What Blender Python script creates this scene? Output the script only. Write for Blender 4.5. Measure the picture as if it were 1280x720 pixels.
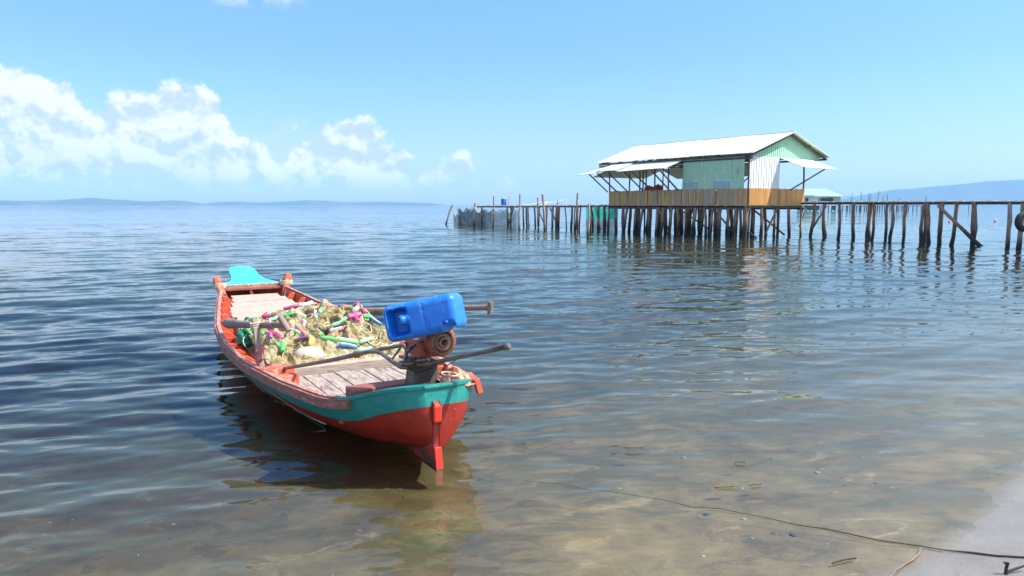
import bpy, math, random
import numpy as np
from mathutils import Vector, Matrix
for o in list(bpy.data.objects): bpy.data.objects.remove(o)
S = bpy.context.scene
C = S.collection
R = math.radians
FPX = 930.0; TH = R(6.38); HC = 1.65

# ------------------------------------------------------------------ camera
cd = bpy.data.cameras.new('camera'); cam = bpy.data.objects.new('camera', cd); C.objects.link(cam)
cd.sensor_width = 36; cd.lens = 36*FPX/1280; cd.clip_start = .05; cd.clip_end = 30000
cam.location = (0, 0, HC); cam.rotation_euler = (R(90)-TH, 0, 0)
S.camera = cam

# ------------------------------------------------------------------ sun and exposure
SUN_EL = R(52); SD = Vector((.99, -.13, 0)).normalized()
sdir = Vector((SD.x*math.cos(SUN_EL), SD.y*math.cos(SUN_EL), math.sin(SUN_EL)))
ld = bpy.data.lights.new('sun', 'SUN'); ld.energy = 4.8; ld.angle = R(.53); ld.color = (1, .955, .88)
sun = bpy.data.objects.new('sun', ld); C.objects.link(sun)
sun.rotation_euler = sdir.to_track_quat('Z', 'Y').to_euler(); sun.location = (0, 0, 30)
vs = S.view_settings
vs.view_transform = 'Standard'; vs.look = 'None'; vs.gamma = 1; vs.use_curve_mapping = False; vs.exposure = .80

S.cycles.volume_bounces = 2

# ------------------------------------------------------------------ node helper
class NT:
    def __init__(s, tree): s.t = tree; tree.nodes.clear()
    def n(s, typ, props=None, **inp):
        nd = s.t.nodes.new(typ)
        for k, v in (props or {}).items(): setattr(nd, k, v)
        for k, v in inp.items():
            key = int(k[1:]) if k[0] == 'i' and k[1:].isdigit() else k.replace('_', ' ')
            s.put(nd.inputs[key], v)
        return nd
    def put(s, sock, v):
        if isinstance(v, bpy.types.Node): v = v.outputs[0]
        if isinstance(v, bpy.types.NodeSocket): s.t.links.new(v, sock)
        elif v is not None:
            if isinstance(v, (tuple, list)) and len(v) == 3 and sock.type == 'RGBA': v = (*v, 1)
            sock.default_value = v
    def m(s, op, a, b=None, c=None, clamp=False):
        nd = s.t.nodes.new('ShaderNodeMath'); nd.operation = op; nd.use_clamp = clamp
        for i, v in enumerate((a, b, c)):
            if v is not None: s.put(nd.inputs[i], v)
        return nd.outputs[0]
    def v(s, op, a, b=None, sc=None):
        nd = s.t.nodes.new('ShaderNodeVectorMath'); nd.operation = op
        s.put(nd.inputs[0], a)
        if b is not None: s.put(nd.inputs[1], b)
        if sc is not None: s.put(nd.inputs['Scale'], sc)
        return nd.outputs['Value'] if op in ('LENGTH', 'DOT_PRODUCT') else nd.outputs[0]
    def rng(s, x, a, b, c=0., d=1., smooth=False):
        nd = s.t.nodes.new('ShaderNodeMapRange')
        if smooth: nd.interpolation_type = 'SMOOTHSTEP'
        for i, v in enumerate((x, a, b, c, d)): s.put(nd.inputs[i], v)
        return nd.outputs[0]
    def mix(s, f, a, b, blend='MIX'):
        nd = s.t.nodes.new('ShaderNodeMix'); nd.data_type = 'RGBA'; nd.blend_type = blend
        s.put(nd.inputs[0], f); s.put(nd.inputs[6], a); s.put(nd.inputs[7], b)
        return nd.outputs[2]
    def noise(s, vec, scale, detail=3, rough=.55, dist=0, dim='3D'):
        nd = s.t.nodes.new('ShaderNodeTexNoise'); nd.noise_dimensions = dim
        if vec is not None: s.put(nd.inputs['Vector'], vec)
        nd.inputs['Scale'].default_value = scale; nd.inputs['Detail'].default_value = detail
        nd.inputs['Roughness'].default_value = rough; nd.inputs['Distortion'].default_value = dist
        return nd
    def curve(s, x, pts):
        """piecewise-linear function of x through pts (values 0..1)"""
        nd = s.t.nodes.new('ShaderNodeFloatCurve'); s.put(nd.inputs[1], x)
        cv = nd.mapping.curves[0]
        cv.points[0].location = pts[0]; cv.points[1].location = pts[-1]
        for p in pts[1:-1]: cv.points.new(*p)
        nd.mapping.update(); return nd.outputs[0]

# ------------------------------------------------------------------ world: Nishita sky + clouds by direction
W = bpy.data.worlds.new('World'); S.world = W; W.use_nodes = True
w = NT(W.node_tree)
sky = w.n('ShaderNodeTexSky', dict(sky_type='NISHITA', sun_disc=False, sun_elevation=SUN_EL,
          sun_rotation=math.atan2(SD.x, SD.y), altitude=0, air_density=1.0, dust_density=.6, ozone_density=2.2))
tc = w.n('ShaderNodeTexCoord'); D = tc.outputs['Generated']
sx = w.n('ShaderNodeSeparateXYZ', Vector=D)
X, Y, Z = sx.outputs
az = w.m('ARCTAN2', X, Y)
hl = w.m('SQRT', w.m('ADD', w.m('MULTIPLY', X, X), w.m('MULTIPLY', Y, Y)))
el = w.m('DIVIDE', Z, w.m('MAXIMUM', hl, .02))                     # tan of the elevation
def cxy(px, py):
    a = math.atan((px-640)/FPX); return (a+1.0)/2.0, (256-py)/FPX*math.cos(a)*3.0
av = w.m('MULTIPLY', w.m('ADD', az, 1.0), .5)
# domain-warped cloud coordinates
cv = w.n('ShaderNodeCombineXYZ', X=az, Y=w.m('MULTIPLY', el, 1.15), Z=.3)
nb = w.noise(cv, 9, 6, .55); nf = w.noise(cv, 26, 6, .6)
cv2 = w.v('ADD', cv, (0.010, 0.016, 0))
nb2 = w.noise(cv2, 9, 6, .55); nf2 = w.noise(cv2, 26, 6, .6)
def comb(a, b): return w.m('ADD', w.m('MULTIPLY', a.outputs[0], .55), w.m('MULTIPLY', b.outputs[0], .45))
nn = comb(nb, nf); nn2 = comb(nb2, nf2)
relief = w.m('SUBTRACT', nn, nn2)
def top_curve(pts):
    q = [cxy(*p) for p in pts]
    q = [(0, q[0][1])] + q + [(1, q[-1][1])]
    return w.m('DIVIDE', w.curve(av, q), 3.0)
tA = top_curve([(-60, 60), (0, 62), (55, 70), (100, 92), (135, 130), (160, 120), (200, 126), (218, 113), (250, 113), (278, 135),
                (300, 165), (345, 186), (350, 196), (372, 160), (400, 152), (430, 154), (470, 164), (505, 184), (540, 204), (556, 192), (575, 192),
                (592, 206), (606, 222), (618, 219), (640, 220), (655, 240), (690, 262), (900, 262)])
dA = w.m('ADD', w.m('SUBTRACT', tA, el), w.m('MULTIPLY', w.m('SUBTRACT', nn, .49), .15))
mA = w.rng(dA, -.001, .012, 0, 1, True)
tB = top_curve([(-60, 70), (0, 90), (140, 130), (160, 120), (200, 140), (300, 150), (330, 158), (365, 146), (395, 138), (415, 150), (440, 144),
                (465, 146), (480, 175), (500, 205), (600, 225), (700, 218), (720, 232), (900, 240), (1030, 212), (1060, 209), (1100, 216), (1160, 222), (1200, 207), (1225, 206), (1250, 222), (1400, 226)])
dB = w.m('ADD', w.m('SUBTRACT', tB, el), w.m('MULTIPLY', w.m('SUBTRACT', nn, .5), .16))
mB = w.m('MULTIPLY', w.rng(dB, -.004, .03, 0, .75, True), w.rng(w.noise(cv, 7, 5, .6).outputs[0], .38, .62))
# flat blue bases low over the horizon
lowf = w.rng(el, .006, .045, 0, 1, True)
holes = w.rng(w.noise(w.v('MULTIPLY', cv, (1, 5, 1)), 5, 5, .55).outputs[0], .36, .56, .35, 1, True)
low = w.m('MULTIPLY', lowf, w.rng(w.m('ADD', w.m('MULTIPLY', el, 8), holes), .35, 1.0, .35, 1, True))
mA = w.m('MULTIPLY', mA, low)
mA = w.m('MULTIPLY', mA, w.rng(az, .05, .10, 1, 0, True))
mB = w.m('MULTIPLY', mB, lowf)
# a thin wisp at the upper left and broken cloud overhead, above the frame
wz = w.n('ShaderNodeCombineXYZ', X=w.m('MULTIPLY', w.m('SUBTRACT', az, -.335), 11), Y=w.m('MULTIPLY', w.m('SUBTRACT', el, .255), 60), Z=0)
wd = w.v('LENGTH', wz)
mW = w.m('MULTIPLY', w.rng(wd, .2, 1.1, .75, 0, True), w.rng(nf.outputs[0], .38, .6))
zi = w.m('DIVIDE', 1.0, w.m('MAXIMUM', w.m('ADD', Z, .08), .05))
pv = w.n('ShaderNodeCombineXYZ', X=w.m('MULTIPLY', X, zi), Y=w.m('MULTIPLY', Y, zi), Z=0)
hi = w.noise(w.v('ADD', pv, (3.1, 1.7, 0)), 1.1, 2, .5, .3)
mH = w.m('MULTIPLY', w.rng(w.m('ADD', hi.outputs[0], w.rng(az, -.10, .40, 0, .10, True)), .49, .66, 0, .9, True), w.rng(el, .285, .55, 0, 1, True))
# keep the left-hand sky (reflected in the deep blue water) clearer
mH = w.m('MULTIPLY', mH, w.rng(az, -.65, -.1, .9, 1, True))
tint = w.mix(w.rng(el, .27, .60, 0, 1, True), w.mix(w.rng(el, .17, .28, 0, 1, True), w.mix(w.rng(el, .03, .17, 0, 1, True), (.93, 1.06, 1.20), (.92, 1.18, 1.30)), (.98, 1.32, 1.32)), (.50, 1.32, 2.55))
SKY = w.v('MULTIPLY', sky.outputs[0], tint)
white = w.n('ShaderNodeCombineColor', Red=7.5, Green=7.75, Blue=7.95)
grey = w.n('ShaderNodeCombineColor', Red=4.5, Green=5.5, Blue=6.5)
shade = w.m('ADD', w.rng(relief, -.05, .04, 1, 0), w.rng(dA, .03, .16, 0, .35), clamp=True)
shade = w.m('MULTIPLY', shade, 1.0)
colA = w.mix(shade, white.outputs[0], grey.outputs[0])
c1 = w.mix(w.m('MULTIPLY', mB, .8), SKY, w.n('ShaderNodeCombineColor', Red=5.0, Green=5.9, Blue=6.6).outputs[0])
c2 = w.mix(w.m('MULTIPLY', mA, .93), c1, colA)
c3 = w.mix(mW, c2, white.outputs[0])
hc = w.mix(w.rng(hi.outputs[0], .5, .75), (14.5, 14.5, 14.6, 1), w.n('ShaderNodeCombineColor', Red=9.0, Green=9.5, Blue=10.0).outputs[0])
c4 = w.mix(mH, c3, hc)
bg = w.n('ShaderNodeBackground', Color=c4, Strength=.085)
w.n('ShaderNodeOutputWorld', Surface=bg)

# ------------------------------------------------------------------ measuring helpers: photograph pixel + known height/depth -> point
def atz(px, py, z):
    dx = (px-640)/FPX; dy = -(py-360)/FPX
    y = math.cos(TH)+dy*math.sin(TH); zz = -math.sin(TH)+dy*math.cos(TH)
    k = (z-HC)/zz
    return Vector((dx*k, y*k, z))
def atY(px, py, Yd):
    dx = (px-640)/FPX; dy = -(py-360)/FPX
    y = math.cos(TH)+dy*math.sin(TH); zz = -math.sin(TH)+dy*math.cos(TH)
    k = Yd/y
    return Vector((dx*k, Yd, HC+zz*k))

# ------------------------------------------------------------------ materials
def P(name, col, rough=.6, metal=0, var=.25, scale=6, stretch=(1, 1, 1), bump=.0, bscale=None, dirt=None, dirt_amt=.5, dscale=3, spec=.5, coat=0, waterline=None, wave=None, chips=None, rand=0):
    """procedural paint/wood/metal with mottling, grain, wear patches"""
    m = bpy.data.materials.new(name); m.use_nodes = True
    k = NT(m.node_tree)
    co = k.n('ShaderNodeTexCoord').outputs['Object']
    vec = k.v('MULTIPLY', co, stretch)
    n1 = k.noise(vec, scale, 6, .62)
    f = k.rng(n1.outputs[0], .28, .72)
    dark = tuple(c*(1-var) for c in col); light = tuple(min(1, c*(1+var*.8)) for c in col)
    c = k.mix(f, dark, light)
    if dirt:
        n2 = k.noise(vec, dscale, 8, .68, .4)
        g = k.rng(n2.outputs[0], .52, .62, 0, dirt_amt, True)
        c = k.mix(g, c, dirt)
    if chips:                                   # small flakes and scrapes of another colour
        ch = k.noise(k.v('MULTIPLY', co, chips[3] if len(chips) > 3 else (1, 1, 1)), chips[1], 7, .72, .2)
        c = k.mix(k.rng(ch.outputs[0], chips[2], chips[2]+.03, 0, .85), c, chips[0])
    if rand:                                    # every float has faded by its own amount
        rn = k.n('ShaderNodeObjectInfo').outputs['Random']
        c = k.mix(k.m('MULTIPLY', rn, rand), c, (.75, .70, .62))
        c = k.mix(k.m('MULTIPLY', k.m('FRACT', k.m('MULTIPLY', rn, 7.3)), rand*.8), c, (.12, .09, .06))
    if waterline:                               # weed and wet wood below a real height above the sea
        z = k.n('ShaderNodeSeparateXYZ', Vector=k.n('ShaderNodeNewGeometry').outputs['Position']).outputs[2]
        zz = k.m('ADD', z, k.m('MULTIPLY', k.m('SUBTRACT', n1.outputs[0], .5), .7))
        c = k.mix(k.rng(zz, waterline[0], waterline[1], 1, 0, True), c, waterline[2])
    b = k.n('ShaderNodeBsdfPrincipled', Base_Color=c, Metallic=metal)
    b.inputs['Specular IOR Level'].default_value = spec
    k.put(b.inputs['Roughness'], k.rng(n1.outputs[0], .3, .7, max(.05, rough-.12), min(1, rough+.12)))
    if coat: b.inputs['Coat Weight'].default_value = coat; b.inputs['Coat Roughness'].default_value = .15
    h = None
    if bump:
        h = k.noise(vec, bscale or scale*3, 5, .6).outputs[0]
        h = k.m('MULTIPLY', h, bump)
    if wave:                                    # corrugated sheet: real ridges come from bump, axis given
        sp = k.n('ShaderNodeSeparateXYZ', Vector=co).outputs[wave[0]]
        wv = k.m('MULTIPLY', k.m('SINE', k.m('MULTIPLY', sp, 6.2832/wave[1])), wave[2])
        h = wv if h is None else k.m('ADD', h, wv)
    if h is not None:
        bn = k.n('ShaderNodeBump', Height=h); bn.inputs['Distance'].default_value = 1; bn.inputs['Strength'].default_value = 1
        k.put(b.inputs['Normal'], bn)
    k.n('ShaderNodeOutputMaterial', Surface=b)
    return m

M = {}
M['teal'] = P('teal_paint', (.008, .215, .175), .42, var=.22, scale=5, dirt=(.06, .22, .18), dirt_amt=.45, dscale=9, bump=.0012, bscale=14, stretch=(3, 1, 3), chips=((.36, .40, .33), 9, .635, (3, 1, 2)), waterline=(.01, .05, (.05, .055, .03)))
M['red'] = P('red_paint', (.30, .018, .007), .42, var=.28, scale=4, dirt=(.24, .035, .02), dirt_amt=.4, dscale=7, bump=.0012, bscale=16, stretch=(3, 1, 3), chips=((.40, .26, .18), 11, .64, (3, 1, 2)), waterline=(.0, .045, (.07, .035, .018)))
M['sternlit'] = P('sunlit_red_paint', (.55, .030, .010), .42, var=.2, dirt=(.4, .06, .03), dscale=14, bump=.001)  # brighter copy of the red: sunlight on the sternpost edge put into the colour
M['orange'] = P('orange_red_paint', (.56, .085, .032), .55, var=.25, scale=7, dirt=(.45, .20, .14), dirt_amt=.75, dscale=9, bump=.0015, chips=((.50, .36, .26), 16, .60))
M['rail'] = P('faded_brown_red_rail', (.25, .085, .052), .65, var=.3, scale=8, stretch=(4, 1, 4), dirt=(.34, .19, .14), dirt_amt=.6, dscale=8, bump=.002, chips=((.52, .42, .34), 14, .60, (4, 1, 4)))
M['railtop'] = P('worn_rail_top', (.36, .17, .12), .65, var=.3, scale=8, stretch=(4, 1, 4), dirt=(.62, .50, .42), dirt_amt=.8, dscale=10, bump=.002)
M['cyan'] = P('turquoise_paint', (.04, .60, .62), .5, var=.1, scale=7, dirt=(.16, .62, .60), dirt_amt=.5, dscale=12, bump=.0008, chips=((.30, .50, .48), 16, .63))
M['deckfore'] = P('weathered_pale_planks', (.42, .335, .265), .85, var=.35, scale=5, stretch=(1, 7, 7), dirt=(.22, .16, .12), dirt_amt=.7, dscale=5, bump=.004)
M['deckaft'] = P('weathered_grey_planks', (.34, .27, .215), .85, var=.5, scale=5, stretch=(8, 1.2, 6), dirt=(.12, .095, .08), dirt_amt=.85, dscale=3.2, bump=.005)
M['wood'] = P('old_grey_wood', (.26, .19, .145), .8, var=.45, scale=6, stretch=(1, 1, 1), dirt=(.11, .075, .05), dirt_amt=.7, dscale=6, bump=.004, bscale=30)
M['redwood'] = P('red_brown_block', (.27, .085, .055), .7, var=.3, scale=7, dirt=(.16, .07, .05), dirt_amt=.8, dscale=8, bump=.002)
M['darkblock'] = P('dark_oily_block', (.10, .088, .06), .6, var=.4, scale=10, dirt=(.19, .16, .11), dirt_amt=.6, dscale=12, bump=.002)
M['steel'] = P('dull_steel_tube', (.23, .20, .175), .42, .75, var=.3, scale=14, dirt=(.20, .13, .085), dirt_amt=.7, dscale=12, bump=.001)
M['engine'] = P('rusty_red_engine', (.38, .075, .04), .5, .1, var=.35, scale=12, dirt=(.13, .055, .035), dirt_amt=.7, dscale=14, bump=.002, chips=((.10, .06, .04), 30, .57))
M['rustmetal'] = P('bare_rusty_metal', (.28, .14, .08), .5, .6, var=.4, scale=25, dirt=(.36, .28, .20), dirt_amt=.6, dscale=30)
M['black'] = P('black_rubber', (.02, .02, .021), .7, var=.3)
M['hole'] = P('dark_inside', (.012, .012, .02), .8, var=.2)
M['bluecan'] = P('blue_plastic', (.012, .17, .60), .42, var=.10, scale=5, dirt=(.10, .28, .62), dirt_amt=.30, dscale=9, bump=.0012, bscale=10, chips=((.20, .36, .62), 22, .63))
M['bluedark'] = P('blue_plastic_cap', (.01, .06, .36), .35, var=.1)
M['net'] = P('khaki_netting', (.40, .31, .13), .9, var=.45, scale=14, dirt=(.26, .19, .07), dirt_amt=.7, dscale=12, bump=.012, bscale=45)
M['netrope'] = P('pale_net_cord', (.60, .52, .34), .9, var=.3, scale=30)
M['pink'] = P('pink_float', (.72, .045, .22), .45, var=.25, scale=20, rand=.16, chips=((.45, .38, .28), 60, .62))
M['green'] = P('green_float', (.07, .56, .12), .45, var=.25, scale=20, rand=.16, chips=((.45, .38, .28), 60, .62))
M['mint'] = P('pale_green_float', (.28, .68, .34), .45, var=.2, scale=20, rand=.16, chips=((.45, .38, .28), 60, .62))
M['purple'] = P('purple_float', (.30, .06, .22), .5, var=.3, scale=20, rand=.16, chips=((.45, .38, .28), 60, .62))
M['bluef'] = P('blue_float', (.02, .20, .50), .5, var=.2, scale=20, rand=.16, chips=((.45, .38, .28), 60, .62))
M['yellow'] = P('yellow_float', (.75, .56, .04), .5, var=.2, scale=20, rand=.16, chips=((.45, .38, .28), 60, .62))
M['whitef'] = P('white_band', (.78, .76, .70), .5, var=.12, scale=20)
M['buoyw'] = P('cream_buoy', (.56, .48, .36), .5, var=.12, scale=8, dirt=(.5, .36, .22), dirt_amt=.5)
M['greenbag'] = P('green_plastic_bag', (.012, .22, .13), .45, var=.3, scale=12, bump=.01, bscale=14)
M['rope'] = P('pale_rope', (.55, .45, .32), .9, var=.3, scale=40)
M['redrope'] = P('red_cord', (.6, .08, .04), .8, var=.2, scale=40)
M['rag'] = P('salmon_cloth', (.58, .24, .15), .9, var=.3, scale=14, dirt=(.6, .5, .38), dirt_amt=.7, dscale=9, bump=.006, bscale=25)
# house and jetty
M['roof'] = P('pale_metal_roof', (.66, .72, .56), .5, .0, var=.05, scale=2, dirt=(.50, .57, .47), dirt_amt=.5, dscale=1.5, wave=(1, .19, .018), chips=((.42, .36, .28), 3.2, .66, (.35, 1, 1)))
M['roofx'] = P('pale_metal_awning', (.66, .72, .56), .5, .0, var=.06, scale=3, dirt=(.58, .63, .55), dirt_amt=.5, dscale=2, wave=(0, .19, .018), chips=((.42, .36, .28), 4, .66))
M['greenwall'] = P('green_metal_sheet', (.43, .66, .40), .55, var=.10, scale=2.5, dirt=(.56, .68, .54), dirt_amt=.5, dscale=2.5, wave=(1, .16, .012), chips=((.30, .26, .18), 5, .64, (1, 1, .35)))
M['greengable'] = P('green_gable_sheet', (.34, .60, .40), .55, var=.08, scale=2.5, wave=(0, .16, .02))
M['whitesheet'] = P('white_metal_sheet', (.74, .75, .75), .5, var=.06, scale=2.5, dirt=(.55, .55, .56), dirt_amt=.5, dscale=2, wave=(0, .2, .025), chips=((.42, .34, .27), 5, .66, (1, 1, .25)))
M['bluesheet'] = P('blue_grey_sheet', (.36, .46, .43), .55, var=.12, scale=3, wave=(1, .16, .01))
M['boardlong'] = P('shaded_brown_rail_boards', (.60, .345, .12), .75, var=.35, scale=2.2, stretch=(5, 5, .45), dirt=(.20, .14, .09), dirt_amt=.6, dscale=1.2, chips=((.16, .11, .07), 4, .60, (5, 5, .4)))  # railing boards with the browner tone of the shaded long side in their colour
M['boardgable'] = P('sunlit_orange_rail_boards', (.54, .275, .08), .7, var=.25, scale=2.2, stretch=(5, 5, .4), dirt=(.36, .17, .06), dirt_amt=.6, dscale=1.2, chips=((.20, .11, .05), 4, .62, (5, 5, .4)))  # same railing boards, the sunlit gable's orange put into the colour
M['pile'] = P('tide_stained_pile', (.24, .145, .08), .85, var=.5, scale=3, stretch=(3, 3, .6), dirt=(.42, .33, .25), dirt_amt=.6, dscale=2.5, bump=.015, bscale=8, waterline=(.3, 1.05, (.024, .018, .012)), chips=((.50, .44, .36), 7, .62, (2, 2, .8)))
M['palepile'] = P('pale_pile', (.36, .28, .21), .85, var=.4, scale=3, stretch=(3, 3, .6), dirt=(.15, .10, .07), dirt_amt=.6, dscale=2.5, bump=.015, bscale=8, waterline=(.1, .6, (.03, .025, .018)))
M['beam'] = P('dark_beam', (.10, .07, .05), .8, var=.4, scale=4, dirt=(.22, .15, .11), dirt_amt=.5)
M['redbeam'] = P('red_brown_beam', (.22, .10, .06), .75, var=.3, scale=4, dirt=(.30, .18, .12), dirt_amt=.5)
M['plank'] = P('pale_deck_planks', (.72, .68, .60), .8, var=.2, scale=4, dirt=(.35, .3, .25), dirt_amt=.5)
M['redball'] = P('red_plastic', (.55, .015, .012), .4, var=.15)
M['tarp'] = P('teal_tarp', (.03, .50, .42), .6, var=.15, scale=1.5)
M['bluebarrel'] = P('blue_barrel', (.01, .10, .38), .45, var=.2)
M['farroof'] = P('mint_roof', (.22, .42, .28), .6, var=.08, scale=.6)
M['farwall'] = P('pale_wall', (.52, .54, .48), .7, var=.1, scale=.5)
M['window'] = P('dark_window', (.02, .028, .035), .25, var=.2)
M['farpile'] = P('far_pile', (.10, .10, .09), .85, var=.3)
M['fartarp'] = P('far_teal_screen', (.02, .24, .24), .7, var=.3, scale=.8)
M['orangebuoy'] = P('orange_buoy', (.62, .26, .20), .5, var=.2)
M['seaweed'] = P('dark_line', (.030, .024, .018), .8, var=.4, scale=30)
M['twigm'] = P('tan_twig', (.20, .14, .09), .8, var=.4, scale=30)
M['leafm'] = P('brown_leaf', (.13, .10, .03), .6, var=.4, scale=30)

def netmat(name, col, op):
    m = bpy.data.materials.new(name); m.use_nodes = True; k = NT(m.node_tree)
    co = k.n('ShaderNodeTexCoord').outputs['Object']
    f = k.rng(k.noise(co, 2.2, 4, .6).outputs[0], .3, .7, op*.8, min(1, op*1.25))
    mx = k.n('ShaderNodeMixShader', i0=f, i1=k.n('ShaderNodeBsdfTransparent'), i2=k.n('ShaderNodeBsdfDiffuse', Color=col))
    k.n('ShaderNodeOutputMaterial', Surface=mx); return m
M['pen'] = netmat('dark_fish_net', (.06, .055, .05), .62)
M['pen2'] = netmat('grey_green_net', (.09, .10, .08), .42)

m = bpy.data.materials.new('teal_tarp_thin'); m.use_nodes = True; k = NT(m.node_tree)
f = k.rng(k.noise(k.n('ShaderNodeTexCoord').outputs['Object'], 1.5, 4, .6).outputs[0], .3, .7)
c = k.mix(f, (.02, .42, .34), (.05, .60, .50))
k.n('ShaderNodeOutputMaterial', Surface=k.n('ShaderNodeMixShader', i0=.5, i1=k.n('ShaderNodeBsdfDiffuse', Color=c), i2=k.n('ShaderNodeBsdfTranslucent', Color=c))); M['tarp'] = m
m = bpy.data.materials.new('khaki_netting'); m.use_nodes = True; k = NT(m.node_tree)
co = k.n('ShaderNodeTexCoord').outputs['Object']
wp = k.v('ADD', co, k.v('SCALE', k.v('SUBTRACT', k.noise(co, 3.5, 3, .5).outputs['Color'], (.5, .5, .5)), sc=.55))
st1 = k.noise(k.v('MULTIPLY', wp, (1, 5, 2)), 9, 5, .6).outputs[0]; st2 = k.noise(k.v('MULTIPLY', wp, (6, 1, 2)), 8, 5, .6).outputs[0]
pa = k.noise(co, 4.2, 4, .6, .5).outputs[0]; pb = k.noise(co, 2.6, 3, .6, .8).outputs[0]
c = k.mix(k.rng(st1, .35, .65), (.30, .23, .09), (.66, .54, .28))
c = k.mix(k.rng(pa, .50, .62, 0, .75, True), c, (.70, .60, .40))
c = k.mix(k.rng(pb, .56, .64, 0, .7, True), c, (.20, .20, .065))
c = k.mix(k.rng(pb, .36, .30, 0, .8, True), c, (.58, .44, .07))
c = k.mix(k.rng(st2, .56, .66, 0, .75, True), c, (.09, .065, .025))  # dark streaks put the shade of the creases into the net's colour
hgt = k.m('ADD', k.m('MULTIPLY', st1, .030), k.m('MULTIPLY', st2, .024))
bn = k.n('ShaderNodeBump', Height=hgt); bn.inputs['Distance'].default_value = 1
pr = k.n('ShaderNodeBsdfPrincipled', Base_Color=c, Roughness=.85, Normal=bn); pr.inputs['Specular IOR Level'].default_value = .25
tl = k.n('ShaderNodeBsdfTranslucent', Color=c, Normal=bn)
k.n('ShaderNodeOutputMaterial', Surface=k.n('ShaderNodeMixShader', i0=.22, i1=pr, i2=tl)); M['net'] = m

# ------------------------------------------------------------------ object helpers
def tag(o, label=None, cat=None, group=None, kind=None):
    if label: o['label'] = label
    if cat: o['category'] = cat
    if group: o['group'] = group
    if kind: o['kind'] = kind
    return o
def empty(name, loc=(0, 0, 0), rz=0, label=None, cat=None, group=None):
    o = bpy.data.objects.new(name, None); C.objects.link(o); o.empty_display_size = .2
    o.location = loc; o.rotation_euler = (0, 0, rz); return tag(o, label, cat, group)
class MB:
    def __init__(s): s.v = []; s.f = []; s.mi = []; s.sm = []
    def add(s, vs, fs, mi=0, sm=False):
        b = len(s.v); s.v += [tuple(p) for p in vs]
        for f in fs: s.f.append(tuple(b+i for i in f)); s.mi.append(mi); s.sm.append(sm)
        return s
    def box(s, c, size, rot=None, mi=0, taper=None):
        x, y, z = (q/2 for q in size); t = taper or 1
        vs = [Vector((a*x*(t if d > 0 else 1), b*y*(t if d > 0 else 1), d*z)) for d in (-1, 1) for b in (-1, 1) for a in (-1, 1)]
        if rot is not None: vs = [rot @ p for p in vs]
        c = Vector(c); vs = [p+c for p in vs]
        return s.add(vs, [(0, 2, 3, 1), (4, 5, 7, 6), (0, 1, 5, 4), (2, 6, 7, 3), (0, 4, 6, 2), (1, 3, 7, 5)], mi)
    def beam(s, a, b, wd, ht, mi=0, up=Vector((0, 0, 1))):
        a = Vector(a); b = Vector(b); d = (b-a); L = d.length; d.normalize()
        sd = d.cross(up)
        if sd.length < 1e-4: sd = d.cross(Vector((0, 1, 0)))
        sd.normalize(); u = sd.cross(d)
        rot = Matrix((sd, d, u)).transposed()
        return s.box((a+b)/2, (wd, L, ht), rot, mi)
    def tube(s, pts, r, n=8, mi=0, cap=True):
        pts = [Vector(p) for p in pts]; m = len(pts)
        rs = r if isinstance(r, (list, tuple)) else [r]*m
        vs = []; pu = None
        for i, p in enumerate(pts):
            d = (pts[min(i+1, m-1)]-pts[max(i-1, 0)]).normalized()
            if pu is None:
                pu = d.cross(Vector((0, 0, 1)))
                if pu.length < .01: pu = d.cross(Vector((0, 1, 0)))
            u = (pu-d*pu.dot(d)).normalized(); pu = u; v2 = d.cross(u)
            for j in range(n):
                a = 2*math.pi*j/n; vs.append(p+(u*math.cos(a)+v2*math.sin(a))*rs[i])
        fs = [(i*n+j, i*n+(j+1) % n, (i+1)*n+(j+1) % n, (i+1)*n+j) for i in range(m-1) for j in range(n)]
        s.add(vs, fs, mi, True)
        if cap:
            s.add(vs[:n][::-1], [tuple(range(n))], mi); s.add(vs[-n:], [tuple(range(n))], mi)
        return s
    def lathe(s, prof, n=20, mat=None, mi=0, sm=True):
        """prof: (radius, height) rings round local z"""
        vs = [Vector((r*math.cos(2*math.pi*j/n), r*math.sin(2*math.pi*j/n), z)) for r, z in prof for j in range(n)]
        if mat is not None: vs = [mat @ p for p in vs]
        m = len(prof)
        fs = [(i*n+j, i*n+(j+1) % n, (i+1)*n+(j+1) % n, (i+1)*n+j) for i in range(m-1) for j in range(n)]
        s.add(vs, fs, mi, sm)
        if prof[0][0] > 1e-4: s.add(vs[:n][::-1], [tuple(range(n))], mi)
        if prof[-1][0] > 1e-4: s.add(vs[-n:], [tuple(range(n))], mi)
        return s
    def build(s, name, mat, parent=None, bevel=0, merge=False):
        me = bpy.data.meshes.new(name); me.from_pydata(s.v, [], s.f)
        for x in (mat if isinstance(mat, (list, tuple)) else [mat]): me.materials.append(x)
        me.polygons.foreach_set('material_index', s.mi); me.polygons.foreach_set('use_smooth', s.sm)
        me.update()
        o = bpy.data.objects.new(name, me); C.objects.link(o)
        if parent: o.parent = parent
        if bevel:
            b = o.modifiers.new('b', 'BEVEL'); b.width = bevel; b.segments = 2; b.limit_method = 'ANGLE'; b.angle_limit = R(35)
        return o
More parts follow.
